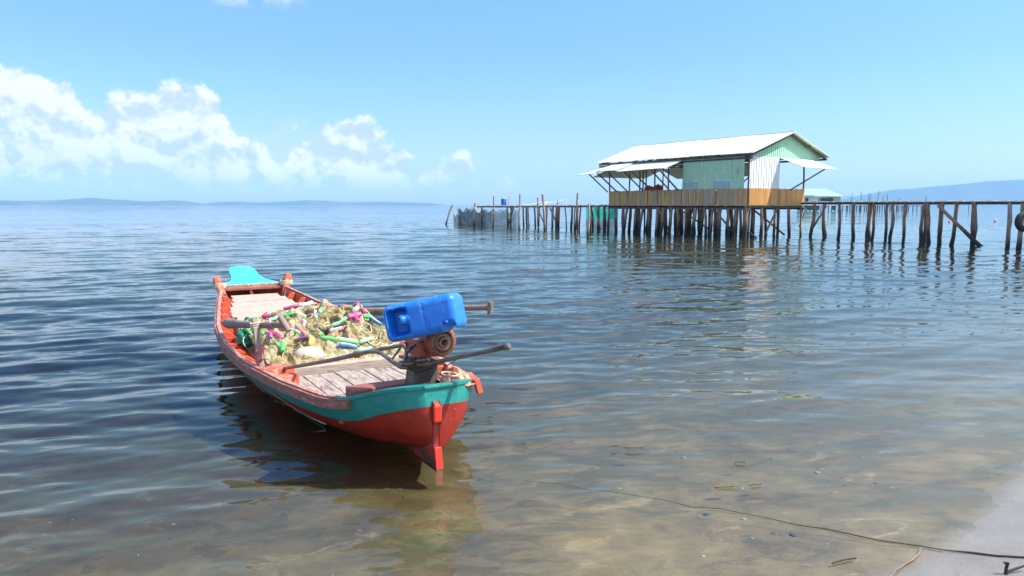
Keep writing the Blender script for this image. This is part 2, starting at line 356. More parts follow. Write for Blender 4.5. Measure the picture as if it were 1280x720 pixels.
def grid_mesh(name, V, nr, nc, mat, smooth=True, parent=None):
    me = bpy.data.meshes.new(name)
    i = np.arange(nr-1)[:, None]*nc+np.arange(nc-1)[None, :]
    q = np.stack([i, i+1, i+nc+1, i+nc], -1).reshape(-1, 4)
    me.vertices.add(len(V)); me.vertices.foreach_set('co', V.astype(np.float32).ravel())
    me.loops.add(q.size); me.loops.foreach_set('vertex_index', q.ravel().astype(np.int32))
    me.polygons.add(len(q)); me.polygons.foreach_set('loop_start', (np.arange(len(q))*4).astype(np.int32))
    me.update(calc_edges=True); me.validate()
    if smooth: me.polygons.foreach_set('use_smooth', np.ones(len(me.polygons), bool))
    me.materials.append(mat)
    o = bpy.data.objects.new(name, me); C.objects.link(o)
    if parent: o.parent = parent
    return o
def vnoise(x, y, seed=0):
    """smooth numpy value noise"""
    x = np.asarray(x, float); y = np.asarray(y, float)
    xi = np.floor(x); yi = np.floor(y); xf = x-xi; yf = y-yi
    u = xf*xf*(3-2*xf); v = yf*yf*(3-2*yf)
    def h(a, b):
        t = np.sin(a*127.1+b*311.7+seed*74.7)*43758.5453
        return t-np.floor(t)
    return (h(xi, yi)*(1-u)+h(xi+1, yi)*u)*(1-v)+(h(xi, yi+1)*(1-u)+h(xi+1, yi+1)*u)*v
def fbm(x, y, o=4, seed=0):
    s = 0; a = .5
    for k in range(o): s = s+a*vnoise(x*2**k, y*2**k, seed+k); a *= .5
    return s

# ================================================================== SETTING
SP = Vector((1.62, 3.20, 0)); SN = (-.639, .769)                     # a point of the waterline, offshore normal
def shore(x, y):
    d = (x-SP.x)*SN[0]+(y-SP.y)*SN[1]
    t = (x-SP.x)*SN[1]-(y-SP.y)*SN[0]
    return d+.10*np.sin(t*1.1+.6)*np.exp(-(t/9)**2)-.012*t*t*np.exp(-(t/12)**2)*0
def bed(x, y):
    d = shore(x, y)
    z = np.where(d > 0, -2.4*(1-np.exp(-.060*np.maximum(d, 0)/2.4)), -.055*d-.0)
    z = np.where(d < -14, .77+.0*d, z)
    z = z+.022*(fbm(x*.9, y*.9, 4, 3)-.5)*np.clip(np.abs(d)*.8, 0, 1)+.006*(fbm(x*6, y*6, 3, 9)-.5)*np.clip(np.abs(d)*.6, 0.1, 1)
    return z

# ---- seabed and beach: one sheet
m = bpy.data.materials.new('sand'); m.use_nodes = True; k = NT(m.node_tree)
gp = k.n('ShaderNodeNewGeometry').outputs['Position']
n1 = k.noise(gp, .55, 5, .6); n2 = k.noise(gp, 3.2, 6, .65); n3 = k.noise(gp, 90, 3, .7); n4 = k.noise(k.v('MULTIPLY', gp, (1, 1, 1)), 1.4, 7, .62, .6)
zz = k.n('ShaderNodeSeparateXYZ', Vector=gp).outputs[2]
sand = k.mix(k.rng(n2.outputs[0], .3, .7), (.095, .078, .036), (.25, .20, .105))
sand = k.mix(k.rng(n1.outputs[0], .42, .62, 0, .8, True), sand, (.12, .10, .06))
sand = k.mix(k.rng(n4.outputs[0], .57, .68, 0, .75, True), sand, (.06, .062, .04))
dry = k.mix(k.rng(n2.outputs[0], .3, .7), (.165, .148, .122), (.225, .203, .172))
dry = k.mix(k.rng(n3.outputs[0], .62, .72, 0, .6), dry, (.14, .12, .10))
colr = k.mix(k.rng(zz, -.006, .004, 0, 1, True), sand, dry)
al = k.noise(k.v('MULTIPLY', gp, (1, 1.5, 1)), 2.4, 8, .72, .8).outputs[0]
sand = k.mix(k.rng(al, .56, .59, 0, .55), sand, (.075, .085, .05))
sand = k.mix(k.rng(al, .40, .37, 0, .45), sand, (.36, .30, .19))
fine = k.noise(gp, 22, 5, .75).outputs[0]
sand = k.mix(k.rng(fine, .58, .66, 0, .5), sand, (.09, .085, .06))
colr = k.mix(k.rng(zz, -.006, .004, 0, 1, True), sand, dry)
vor = k.n('ShaderNodeTexVoronoi', Vector=gp, Scale=7.0, Randomness=1.0)
peb = k.rng(vor.outputs[0], .05, .09, .8, 0)
peb = k.m('MULTIPLY', peb, k.rng(n1.outputs[0], .45, .6))
colr = k.mix(peb, colr, (.05, .05, .04))
b = k.n('ShaderNodeBsdfPrincipled', Base_Color=colr)
k.put(b.inputs['Roughness'], k.rng(zz, .0, .12, .30, .6))
b.inputs['Specular IOR Level'].default_value = .28
bn = k.n('ShaderNodeBump', Height=k.m('ADD', k.m('MULTIPLY', n3.outputs[0], .0035), k.m('MULTIPLY', n2.outputs[0], .010))); bn.inputs['Distance'].default_value = 1
k.put(b.inputs['Normal'], bn)
k.n('ShaderNodeOutputMaterial', Surface=b); M['sand'] = m
def polar(rs, amin, amax, na):
    A = np.linspace(amin, amax, na); rr, aa = np.meshgrid(rs, A, indexing='ij')
    return rr*np.sin(aa), rr*np.cos(aa)
rs = np.concatenate([[0.02], np.geomspace(.6, 90, 330), np.geomspace(110, 5200, 30)])
x, y = polar(rs, -math.pi, math.pi, 420)
z = bed(x, y)
o = grid_mesh('seabed', np.stack([x.ravel(), y.ravel(), z.ravel()], -1), len(rs), 420, M['sand'])
tag(o, kind='structure')

# ---- the sea: waves are real geometry near the shore, finer ripples in the normal
rnd = np.random.RandomState(7)
rs = np.concatenate([np.geomspace(1.6, 70, 800), np.geomspace(76, 5200, 70)])
na = 620
x, y = polar(rs, R(-82), R(82), na)
rr = np.sqrt(x*x+y*y); d = shore(x, y)
z = np.zeros_like(x)
calm = .30+.70*np.clip((d-.3)/7, 0, 1)
gust = .55+.9*fbm(x*.16+3, y*.30+7, 3, 21)
for i in range(96):
    lam = .11*(32.0**(i/95.0)) * (1+.1*rnd.randn())
    th = R(14)+R(20)*rnd.randn()                       # crests run left-right, a little away to the right
    kx, ky = math.sin(th), -math.cos(th)
    kk = 2*math.pi/lam
    slope = .0205*(1.0 if lam < .5 else (.50/lam)**.52)
    amp = slope/kk
    fade = np.clip((lam/(.0075*rr)-2.2)/2.5, 0, 1)
    ph = kk*(kx*x+ky*y)+rnd.rand()*6.28+.7*np.sin(.35*x+.6*rnd.rand()*6+.22*y)
    s = np.sin(ph)
    z += amp*fade*(s+.22*np.cos(2*ph))
z *= calm*gust
# a small swell folding onto the beach at the lower right
t = (x-SP.x)*SN[1]-(y-SP.y)*SN[0]
z += .010*np.exp(-((d-.55-.10*np.sin(t*1.7))/.16)**2)*np.clip((t+.2)/.9, 0, 1)*np.clip((9-t)/3, 0, 1)
z += .008*np.exp(-((d-1.3-.15*np.sin(t*1.2+1))/.22)**2)
z += .001
m = bpy.data.materials.new('sea_water'); m.use_nodes = True; k = NT(m.node_tree)
ge = k.n('ShaderNodeNewGeometry'); gp = ge.outputs['Position']; gn = ge.outputs['Normal']
sp = k.n('ShaderNodeSeparateXYZ', Vector=gp)
rot = k.n('ShaderNodeMapping', dict(vector_type='POINT'), Vector=gp); rot.inputs['Rotation'].default_value = (0, 0, R(-17))
fr = rot.outputs[0]
off = k.m('ADD', k.m('MULTIPLY', k.m('SUBTRACT', sp.outputs[0], SP.x), SN[0]), k.m('MULTIPLY', k.m('SUBTRACT', sp.outputs[1], SP.y), SN[1]))
def slopes(scale, st, det=2):
    return k.v('SUBTRACT', k.noise(k.v('MULTIPLY', fr, st), scale, det, .5).outputs['Color'], (.5, .5, .5))
s1 = slopes(13.0, (.34, 1, 1), 4)      # ~10 cm ripples
s2 = slopes(2.6, (.38, 1, 1), 2)      # ~40 cm
s3 = slopes(.7, (.30, 1, 1), 3)       # ~1.5 m
s4 = slopes(.045, (.5, 1, 1), 4)      # wind streaks far out
amp1 = k.rng(off, .5, 9, .14, .32)
amp2 = k.rng(off, 5, 45, .04, .42)
amp3 = k.rng(off, 14, 120, .0, .34)
gustn = k.rng(k.noise(k.v('MULTIPLY', fr, (.25, 1, 1)), .10, 4, .6).outputs[0], .36, .64, .45, 1.25)
sl = k.v('ADD', k.v('SCALE', s1, sc=k.m('MULTIPLY', amp1, gustn)), k.v('ADD', k.v('SCALE', s2, sc=k.m('MULTIPLY', amp2, gustn)), k.v('SCALE', s3, sc=amp3)))
sl = k.v('MULTIPLY', sl, (.55, 1, 0))
nrm = k.v('NORMALIZE', k.v('ADD', gn, sl))
fres = k.n('ShaderNodeFresnel', IOR=1.333, Normal=nrm)
gl = k.n('ShaderNodeBsdfGlossy', Color=(1, 1, 1), Roughness=.03, Normal=nrm)
# the body of the water: clear in the shallows, olive then blue-green as it deepens
body = k.mix(k.rng(off, 2, 12), (.022, .022, .010), (.030, .038, .017))
body = k.mix(k.rng(off, 42, 120), body, (.008, .055, .11))
murk = k.curve(k.m('DIVIDE', off, 60), [(0, 0), (.02, .03), (.08, .10), (.16, .28), (.33, .72), (.58, .95), (1, 1)])
cloudy = k.noise(gp, .5, 4, .6).outputs[0]
murk = k.m('MULTIPLY', murk, k.rng(cloudy, .3, .7, .8, 1.15), clamp=True)
tr = k.n('ShaderNodeBsdfTransparent', Color=k.mix(k.rng(off, .3, 6.5), (.97, .98, .96), (.34, .36, .22)))
df = k.n('ShaderNodeBsdfDiffuse', Color=body)
under = k.n('ShaderNodeMixShader', i0=murk, i1=tr, i2=df)
surf = k.n('ShaderNodeMixShader', i0=fres, i1=under, i2=gl)
k.n('ShaderNodeOutputMaterial', Surface=surf); M['sea'] = m
o = grid_mesh('sea_water', np.stack([x.ravel(), y.ravel(), z.ravel()], -1), len(rs), na, M['sea'])
tag(o, kind='structure')

# ---- far hills and the mountain
M['hill'] = P('forested_slope', (.05, .085, .05), .9, var=.35, scale=.004, dirt=(.12, .12, .08), dirt_amt=.5, dscale=.003)
def ridge(name, pts, dist, depth):
    """pts: (px, py) of the skyline, measured; a solid ridge with foothills"""
    pts = sorted(pts); n = 160; rows = 14
    pxs = np.linspace(pts[0][0], pts[-1][0], n)
    pys = np.interp(pxs, [p[0] for p in pts], [p[1] for p in pts])
    V = []
    for j in range(rows):
        f = j/(rows-1); prof = math.sin(f*math.pi)**.8
        Yd = dist-depth/2+depth*f
        for i, (a, b) in enumerate(zip(pxs, pys)):
            h = max(0, (256.0-b)/FPX*dist)*(1+.10*(fbm(a*.05, f*3, 4, 5)-.47))
            V.append(((a-640)/FPX*dist, Yd+60*(float(fbm(a*.02, f*2, 3, 8))-.5), -2+prof*(h+2)))
    return tag(grid_mesh(name, np.array(V), rows, n, M['hill']), kind='structure')
ridge('hill', [(-420, 256), (-300, 249), (-100, 250), (0, 250), (40, 250.5), (75, 250), (118, 246.8), (140, 248.5), (163, 250), (180, 251.5), (225, 250), (245, 253), (252, 256)], 3300, 400)
ridge('hill', [(255, 256), (275, 252.5), (300, 251.5), (330, 253), (385, 250), (410, 250.5), (430, 252.5), (480, 251.8), (540, 253.5), (560, 256)], 3900, 400)
ridge('mountain', [(1020, 256), (1045, 250), (1080, 243), (1110, 237.5), (1150, 234), (1200, 230), (1240, 226), (1280, 223.5), (1380, 222), (1500, 221), (1700, 226), (1900, 240), (2000, 256)], 4000, 700)

# ---- haze
m = bpy.data.materials.new('haze'); m.use_nodes = True; k = NT(m.node_tree)
pv_ = k.n('ShaderNodeVolumePrincipled', Color=(.32, .63, 1.0), Density=.00016, Anisotropy=.0)
k.n('ShaderNodeOutputMaterial', Volume=pv_)
hz = MB().box((0, 0, 76), (11000, 11000, 162)).build('haze', m)
tag(hz, kind='stuff')

# ================================================================== HOUSE ON STILTS
rd = random.Random(11)
def pile(mb, a, b, r0, r1, wob=.05, n=7, seg=8, rg=rd):
    a = Vector(a); b = Vector(b); pts = []; rs_ = []
    ox = oy = 0
    for i in range(n):
        f = i/(n-1)
        if 0 < i < n-1: ox += rg.uniform(-wob, wob); oy += rg.uniform(-wob, wob)
        e = math.sin(f*math.pi)**.5
        pts.append(a.lerp(b, f)+Vector((ox*e, oy*e, 0))); rs_.append((r0+(r1-r0)*f)*rg.uniform(.88, 1.14))
    return mb.tube(pts, rs_, seg)
HX, HY = 11.5, 36.5
HR = R(34.8)
house = empty('stilt_house', (HX, HY, 0), HR, 'large open-sided stilt house with pale metal roof, green walls and brown plank railing', 'house')
DZ = 1.66; RZ = 2.45
# roof: two slopes of corrugated sheet with real thickness
def sheet(mb, p, th=.03, mi=0):
    """p: 4 corners ccw from above"""
    p = [Vector(q) for q in p]; nrm_ = (p[1]-p[0]).cross(p[3]-p[0]).normalized()
    lo = [q-nrm_*th for q in p]
    return mb.add(p+lo, [(0, 1, 2, 3), (7, 6, 5, 4), (0, 4, 5, 1), (1, 5, 6, 2), (2, 6, 7, 3), (3, 7, 4, 0)], mi)
b = MB(); ez, rz_, rx = 4.18, 5.27, 3.08
ys = [-.28, 1.7, 3.7, 5.7, 7.7, 9.6, 11.0]
for i in range(6):
    j = rd.uniform(-.03, .05); dz = .012*(i % 2)
    sheet(b, [(-.12-j, ys[i]-.03, ez-.05+dz), (rx, ys[i]-.03, rz_+dz), (rx, ys[i+1], rz_+dz), (-.12-j, ys[i+1], ez-.05+dz)][::-1])
    sheet(b, [(rx, ys[i]-.03, rz_+dz), (6.22+j, ys[i]-.03, ez-.05+dz), (6.22+j, ys[i+1], ez-.05+dz), (rx, ys[i+1], rz_+dz)][::-1])
roof = b.build('roof', M['roof'], house)
b = MB(); b.tube([(rx, -.3, rz_+.03), (rx, 11.03, rz_+.03)], .05, 8); b.build('ridge_cap', M['roofx'], roof)
b = MB()
for y0 in [-.12]+[1.2*i+.9 for i in range(9)]+[10.8]:
    b.beam((-.05, y0, ez-.14), (rx, y0, rz_-.09), .06, .09); b.beam((rx, y0, rz_-.09), (6.15, y0, ez-.14), .06, .09)
for x0, z0 in ((-.02, ez-.13), (.0, ez-.26), (1.5, 4.65), (4.6, 4.65), (6.1, ez-.15)):
    b.beam((x0, -.2, z0), (x0, 10.9, z0), .07, .10)
for y0 in (.3, 2.7, 4.25, 6.2, 8.2, 10.2): b.beam((0, y0, 4.0), (4.5, y0, 4.0), .07, .10)
b.build('rafter', M['beam'], roof)
# gable triangle
b = MB(); gx0, gx1, gz = .12, 5.85, 3.98
gs = (rz_-ez)/(rx+.1)
b.add([(gx0, .06, gz), (gx1, .06, gz), (gx1, .06, ez-.02), (rx, .06, rz_-.10), (gx0, .06, ez-.02), (gx0, .10, gz), (gx1, .10, gz), (gx1, .10, ez-.02), (rx, .10, rz_-.10), (gx0, .10, ez-.02)],
      [(0, 1, 2, 3, 4), (9, 8, 7, 6, 5), (0, 5, 6, 1), (4, 3, 8, 9), (3, 2, 7, 8)])
b.build('gable_wall', M['greengable'], house)
b = MB(); b.box((1.28, .05, 3.22), (2.34, .03, 1.56)); b.build('white_wall', M['whitesheet'], house)['label'] = 'white corrugated sheet wall under the gable'
# long side green panels
for (y0, y1, blue) in ((.28, 1.0, 0), (1.02, 2.16, 1), (2.18, 3.08, 0), (3.10, 4.2, 1)):
    b = MB(); zb = 2.86 if blue else 2.40
    b.box((.0, (y0+y1)/2, (zb+4.06)/2), (.03, y1-y0, 4.06-zb)); p = b.build('wall_panel', M['greenwall'], house)
    if blue:
        b = MB(); b.box((-.004, (y0+y1)/2, 2.63), (.03, y1-y0-.04, .44)); b.build('lower_sheet', M['bluesheet'], p)['label'] = 'blue grey lower sheet'
    b = MB(); b.box((-.012, y1-.02, 3.2), (.03, .035, 1.6)); b.build('batten', M['greenwall'], p)
b = MB()
for pts in ([(.80, 3.33), (.79, 3.30)], [(.66, 3.45), (.64, 3.32), (.62, 3.20)], [(.70, 3.33), (.60, 3.30)], [(.66, 3.22), (.58, 3.16)]):
    b.tube([(-.018, y0, z0) for y0, z0 in pts], .012, 5)
b.build('painted_mark', M['beam'], house)
# lean-to awnings on posts
def awn(p, mat='roofx', nm='awning'):
    b = MB(); sheet(b, p, .025); return b.build(nm, M[mat], house)
awn([(.02, 4.25, 4.02), (.02, 7.9, 4.0), (-1.42, 7.9, 3.50), (-1.30, 4.25, 3.58)])
awn([(.02, 7.85, 4.06), (.02, 9.6, 4.04), (-1.5, 9.7, 3.60), (-1.45, 7.85, 3.58)])
awn([(-.1, 9.5, 3.86), (-.1, 11.2, 3.72), (-1.75, 11.1, 3.38), (-1.7, 9.45, 3.46)])
awn([(6.0, 10.2, 3.30), (4.5, 10.2, 3.85), (4.5, 3.0, 3.85), (6.0, 3.0, 3.30)][::-1])
awn([(0.2, 10.0, 3.9), (4.6, 10.0, 3.9), (4.6, 11.7, 3.35), (.2, 11.7, 3.35)])
# awning over the gable-side opening
awn([(2.42, .02, 4.0), (5.15, .02, 3.98), (5.3, -1.32, 3.46), (2.55, -1.30, 3.50)][::-1])
# awning props and posts
b = None
for y0, y1, mt in ((10.3, 10.1, 'beam'), (9.5, 9.3, 'redbeam'), (8.6, 8.4, 'beam'), (7.3, 7.1, 'beam'), (6.7, 6.4, 'redbeam'), (5.2, 5.1, 'beam'), (4.6, 4.5, 'redbeam')):
    b = MB(); b.beam((-1.36, y0, 3.46), (-.02, y1, RZ-.05), .05 if mt == 'beam' else .08, .06); b.build('awning_prop', M[mt], house)
b = MB(); b.beam((4.35, -1.25, 3.44), (3.25, -.06, RZ-.05), .06, .07); b.build('awning_prop', M['beam'], house)
b = MB(); b.beam((5.9, 4.5, 3.3), (4.55, 4.4, 2.5), .05, .06); b.build('awning_prop', M['beam'], house)
for x0, y0, zt in ([(.03, y, 4.05) for y in (4.22, 5.3, 6.3, 7.0, 8.3, 9.97)]+[(4.46, y, 4.0) for y in (2.6, 5.1, 7.6, 9.95)]+[(4.47, .03, 3.62), (.03, .03, 4.05), (2.45, 9.95, 4.0), (2.3, 5.8, 4.6), (1.2, 8.4, 4.4)]):
    b = MB(); pile(b, (x0, y0, DZ), (x0, y0, zt), .045, .04, .012, 6); b.build('post', M['redbeam'] if rd.random() < .35 else M['beam'], house)
# deck and beams
b = MB()
for i in range(30): b.box((.08+i*.15, 5.0, DZ-.03), (.14, 9.96, .05))
b.build('deck', M['plank'], house)
b = MB()
for y0 in [.1+i*1.22 for i in range(9)]: b.beam((-.12, y0, DZ-.11), (4.62, y0, DZ-.11), .09, .11)
for x0 in (.02, 2.2, 4.46): b.beam((x0, -.1, DZ-.2), (x0, 10.1, DZ-.2), .10, .10)
b.build('deck_beam', M['beam'], house)
M['boardlong2'] = P('shaded_grey_rail_boards', (.42, .30, .17), .8, var=.3, scale=2.2, stretch=(5, 5, .45), dirt=(.26, .19, .12), dirt_amt=.6, dscale=1.2)  # second plank tone for the shaded long side
M['boardgable2'] = P('sunlit_dark_rail_boards', (.46, .215, .05), .75, var=.25, scale=2.2, stretch=(5, 5, .4))  # second plank tone, again with the sunlit orange in its colour
def boards(p0, p1, off, mats, n, nm='railing_panel'):
    b = MB(); p0 = Vector(p0); p1 = Vector(p1); d = p1-p0; L = d.length; ang = math.atan2(d.y, d.x)
    rot = Matrix.Rotation(ang, 3, 'Z'); wd = L/n
    for i in range(n):
        c = p0+d*((i+.5)/n); top = RZ+rd.uniform(-.015, .02); bot = DZ-.02+rd.uniform(-.03, .01)
        b.box((c.x, c.y, (top+bot)/2), (wd-.008, .022+rd.uniform(0, .006), top-bot), rot, 0 if rd.random() < .62 else 1)
    for zc in (DZ+.12, RZ-.12):
        c = (p0+p1)/2+Vector(off); b.box((c.x, c.y, zc), (L, .04, .06), rot, 1)
    return b.build(nm, [M[q] for q in mats], house)
yy = [0, 1.95, 3.75, 4.2+.05, 6.0, 6.75, 8.4, 10.0]
for i in range(7):
    boards((-.03-.012*(i % 2), yy[i]+.03, 0), (-.03-.012*(i % 2), yy[i+1]-.02, 0), (.035, 0, 0), ('boardlong', 'boardlong2'), max(3, int((yy[i+1]-yy[i])/.16)))
boards((.03, -.03, 0), (2.35, -.03, 0), (0, .035, 0), ('boardgable', 'boardgable2'), 15)
boards((2.38, -.04, 0), (4.5, -.04, 0), (0, .035, 0), ('boardgable', 'boardgable2'), 13)
boards((4.55, .05, 0), (4.55, 9.9, 0), (-.035, 0, 0), ('boardlong', 'boardlong2'), 60)
boards((.05, 10.04, 0), (4.45, 10.04, 0), (0, -.035, 0), ('boardlong', 'boardlong2'), 28)
# stilts
cnt = 0
for ix, x0 in enumerate((0.0, 1.1, 2.2, 3.3, 4.42)):
    ny = 19 if ix == 0 else (15 if ix < 4 else 14)
    for iy in range(ny):
        y0 = .06+iy*(9.9/(ny-1)); jx = rd.uniform(-.10, .10)
        if ix: jx *= 2
        tx = x0+jx*.3; ty = y0+rd.uniform(-.1, .1) if 0 < iy < ny-1 else y0
        fx = x0+jx+(-.25 if ix == 0 and rd.random() < .4 else 0); fy = ty+rd.uniform(-.22, .22)
        r = rd.uniform(.05, .095)
        if ix == 0 and iy == 0: r = .12
        b = MB(); pile(b, (fx, fy, float(bed(np.array(HX+fx*.82-fy*.57), np.array(HY+fx*.57+fy*.82)))-.2), (tx, ty, DZ-.17), r*1.15, r, .03)
        b.build('stilt', M['palepile'] if rd.random() < .28 else M['pile'], house); cnt += 1
for (a_, b_) in (((.0, .9, .35), (.1, 2.2, 1.4)), ((1.7, .2, .2), (2.6, .15, 1.5)), ((.05, 5.2, .3), (.0, 6.0, 1.5)), ((4.42, .1, .5), (4.9, .1, 1.45)), ((.9, .1, .0), (.3, .25, .35)), ((2.2, 4, .2), (1.2, 5.5, 1.4)), ((3.3, .2, .1), (3.1, 2.2, 1.5))):
    b = MB(); pile(b, a_, b_, .05, .045, .02, 5, 7); b.build('brace', M['pile'], house)

def hw(x0, y0, z0=0):
    return Vector((HX+x0*math.cos(HR)-y0*math.sin(HR), HY+x0*math.sin(HR)+y0*math.cos(HR), z0))
for (x0, y0, lab, nm, hgt) in ((1.0, 7.0, 'round red plastic drum behind the plank railing, right of the two', 0, 1.12), (1.3, 8.0, 'duller red plastic drum behind the plank railing, left of the two', 0, 1.08)):
    t = empty('plastic_drum', hw(x0, y0, DZ), 0, lab, 'drum', 'red drums inside the stilt house')
    b = MB(); b.lathe([(.27, 0), (.29, .05), (.29, .3), (.305, .33), (.29, .36), (.29, .68), (.305, .71), (.29, .74), (.29, hgt-.16), (.25, hgt-.06), (.12, hgt-.01)], 20); b.build('drum_body', M['redball'], t)
    b = MB(); b.lathe([(.07, hgt-.012), (.07, hgt+.04), (.03, hgt+.045)], 12); b.build('cap', M['whitef'], t)
t = empty('plastic_tub', hw(.8, 5.2, DZ), 0, 'small blue and white tub standing high inside the open part of the stilt house', 'tub')
b = MB(); b.lathe([(.3, .0), (.34, .62), (.37, .63), (.37, .66)], 18); b.build('tub', M['whitef'], t)
b = MB(); b.lathe([(.33, .662), (.34, .78), (.28, .84)], 18); b.build('lid', M['bluebarrel'], t)

# ================================================================== RIGHT-HAND JETTY
JA = Vector((14.75, 38.3, 0)); JB = Vector((19.7, 27.9, 0)); JD = (JB-JA).normalized(); JN = Vector((-JD.y, JD.x, 0))
def onl(px, A, Dv):
    """point where the vertical plane seen at column px crosses the jetty line (a measurement of its true place)"""
    q = (px-640)/FPX*.994
    t_ = (q*A.y-A.x)/(Dv.x-q*Dv.y); return A+Dv*t_
jet = empty('jetty', JA, 0, 'long rickety plank jetty running right from the stilt house on crooked poles', 'jetty')
def rel(mb, L): mb.v = [(p[0]-L.x, p[1]-L.y, p[2]-L.z) for p in mb.v]; return mb
jend = JB+JD*9
b = MB(); L_ = (jend-JA).length; n = int(L_/.22); back = JN*1.1
for i in range(n):
    c = JA+JD*((i+.5)*L_/n)+back*.5
    b.box((c.x, c.y, 1.795+rd.uniform(-.006, .006)), (.205, 1.2+rd.uniform(-.05, .08), .035), Matrix.Rotation(math.atan2(JD.y, JD.x), 3, 'Z'))
rel(b, JA).build('jetty_deck', M['plank'], jet)
b = MB()
for off_ in (.06, 1.05):
    p = None; seg = 9
    pts = [JA+JD*(L_*i/seg)+JN*off_+Vector((0, 0, 1.715+rd.uniform(-.012, .012))) for i in range(seg+1)]
    b.tube(pts, [.05+rd.uniform(-.006, .01) for _ in pts], 8)
rel(b, JA).build('jetty_beam', M['beam'], jet)
jp = [(1010, .2, 0, 1.1), (1018, -.2, .05, 0), (1031, .0, .1, 0), (1049, .03, .02, 0), (1067, -.05, .05, 0), (1071, .02, -.1, 1.0), (1086, .0, 0, 0), (1092, -.04, -.02, 0), (1109, 0, .0, 0), (1115, -.06, -.02, 0),
      (1132, -.04, 0, 0), (1137, .05, 0, 1.0), (1156, .02, -.05, 0), (1159, .0, .16, .05), (1178, -.07, 0, 0), (1196, -.07, 0, 0), (1200, -.05, .0, 1.0), (1217, .0, .02, 0), (1262, .02, .03, 0), (1279, -.03, .0, 0), (1310, 0, 0, 0), (1318, .05, 0, 1), (1370, 0, 0, 0), (1378, .1, 0, 1)]
for px, j1, j2, of in jp:
    q = onl(px, JA, JD)+JN*of; r = rd.uniform(.058, .085)
    if px in (1217,): r = .10
    b = MB(); f = q+JD*(j1+j2)*1.3+JN*rd.uniform(-.1, .1); f.z = float(bed(np.array(f.x), np.array(f.y)))-.2
    tp = q.copy(); tp.z = 1.72 if px not in (1217, 1200) else 1.76
    pile(b, f, tp, r*1.2, r, .045, 8); rel(b, JA).build('jetty_pile', M['palepile'] if rd.random() < .12 else M['pile'], jet)
b = MB(); a_ = onl(1175, JA, JD)-JN*.12+Vector((0, 0, 1.62)); c_ = onl(1234, JA, JD)-JN*.18+Vector((0, 0, -.03)); pile(b, a_, c_, .06, .085, .02, 6)
rel(b, JA).build('brace', M['pile'], jet)
b = MB(); a_ = onl(1012, JA, JD)+JN*1.2+Vector((0, 0, 1.6)); c_ = onl(1000, JA, JD)+JN*1.0+Vector((0, 0, .5)); pile(b, c_, a_, .05, .04, .02, 5)
rel(b, JA).build('brace', M['pile'], jet)
# tyre
q = onl(1289, JA, JD)-JN*.16+Vector((-.12, 0, 1.02))
t = empty('tyre', q, 0, 'black rubber tyre hung on the last jetty pole at the right edge', 'tyre')
b = MB(); nn_ = 40; Rm = .27; ring = []
rotm = Matrix.Rotation(R(8), 3, 'Z')
for i in range(nn_):
    a = 2*math.pi*i/nn_; cx, cz = math.cos(a), math.sin(a)
    for j in range(14):
        bb = 2*math.pi*j/14; rr_ = .115*math.cos(bb); yy_ = .10*math.sin(bb); tread = .006*((i+j) % 2) if abs(bb) < 1 or bb > 5.3 else 0
        ring.append(rotm @ Vector(((Rm+rr_+tread)*cx, yy_, (Rm+rr_+tread)*cz)))
b.add(ring, [(i*14+j, i*14+(j+1) % 14, ((i+1) % nn_)*14+(j+1) % 14, ((i+1) % nn_)*14+j) for i in range(nn_) for j in range(14)], 0, True)
b.build('tyre_ring', M['black'], t)
b = MB(); b.tube([Vector((.02, -.02, .38)), Vector((.05, .1, .7))], .012, 6); b.build('tyre_rope', M['rope'], t)

# ================================================================== LEFT-HAND JETTY, POLES AND FISH PEN
KA = Vector((6.0, 47.6, 0)); KB = Vector((-2.7, 58.0, 0)); KD = (KB-KA).normalized(); KN = Vector((KD.y, -KD.x, 0))
if KN.y < 0: KN = -KN
kj = empty('jetty', KA, 0, 'thin plank jetty running left from behind the stilt house towards the fish pen', 'jetty')
b = MB(); L_ = (KB-KA).length; n = int(L_/.3)
for i in range(n):
    c = KA+KD*((i+.5)*L_/n)+KN*.4
    b.box((c.x, c.y, 1.63-.06*i/n+rd.uniform(-.01, .01)), (.27, .85+rd.uniform(-.05, .05), .04), Matrix.Rotation(math.atan2(KD.y, KD.x), 3, 'Z'))
rel(b, KA).build('jetty_deck', M['plank'], kj)
b = MB()
for off_ in (.0, .8):
    b.tube([KA+KD*(L_*i/8)+KN*off_+Vector((0, 0, 1.56-.06*i/8+rd.uniform(-.02, .02))) for i in range(9)], .055, 7)
rel(b, KA).build('jetty_beam', M['beam'], kj)
for px in (602, 634, 640, 654, 658, 660, 668, 674, 683, 691, 696, 699, 706, 712, 715, 719, 726, 729, 738, 746, 748, 755):
    of = rd.choice((0, 0, .8)); q = onl(px, KA, KD)+KN*of; r = rd.uniform(.045, .085)
    f = q+KD*rd.uniform(-.25, .25); f.z = float(bed(np.array(f.x), np.array(f.y)))-.2; tp = q.copy(); tp.z = 1.55
    b = MB(); pile(b, f, tp, r*1.1, r, .03, 6, 7); rel(b, KA).build('jetty_pile', M['pile'] if rd.random() < .7 else M['palepile'], kj)
for pa, pb in ((636, 644), (684, 672), (752, 745), (700, 688)):
    b = MB(); f = onl(pa, KA, KD)-KN*.1; f.z = .05; g = onl(pb, KA, KD)-KN*.1; g.z = 1.55
    pile(b, f, g, .05, .045, .02, 5, 7); rel(b, KA).build('brace', M['palepile'] if pa == 752 else M['pile'], kj)
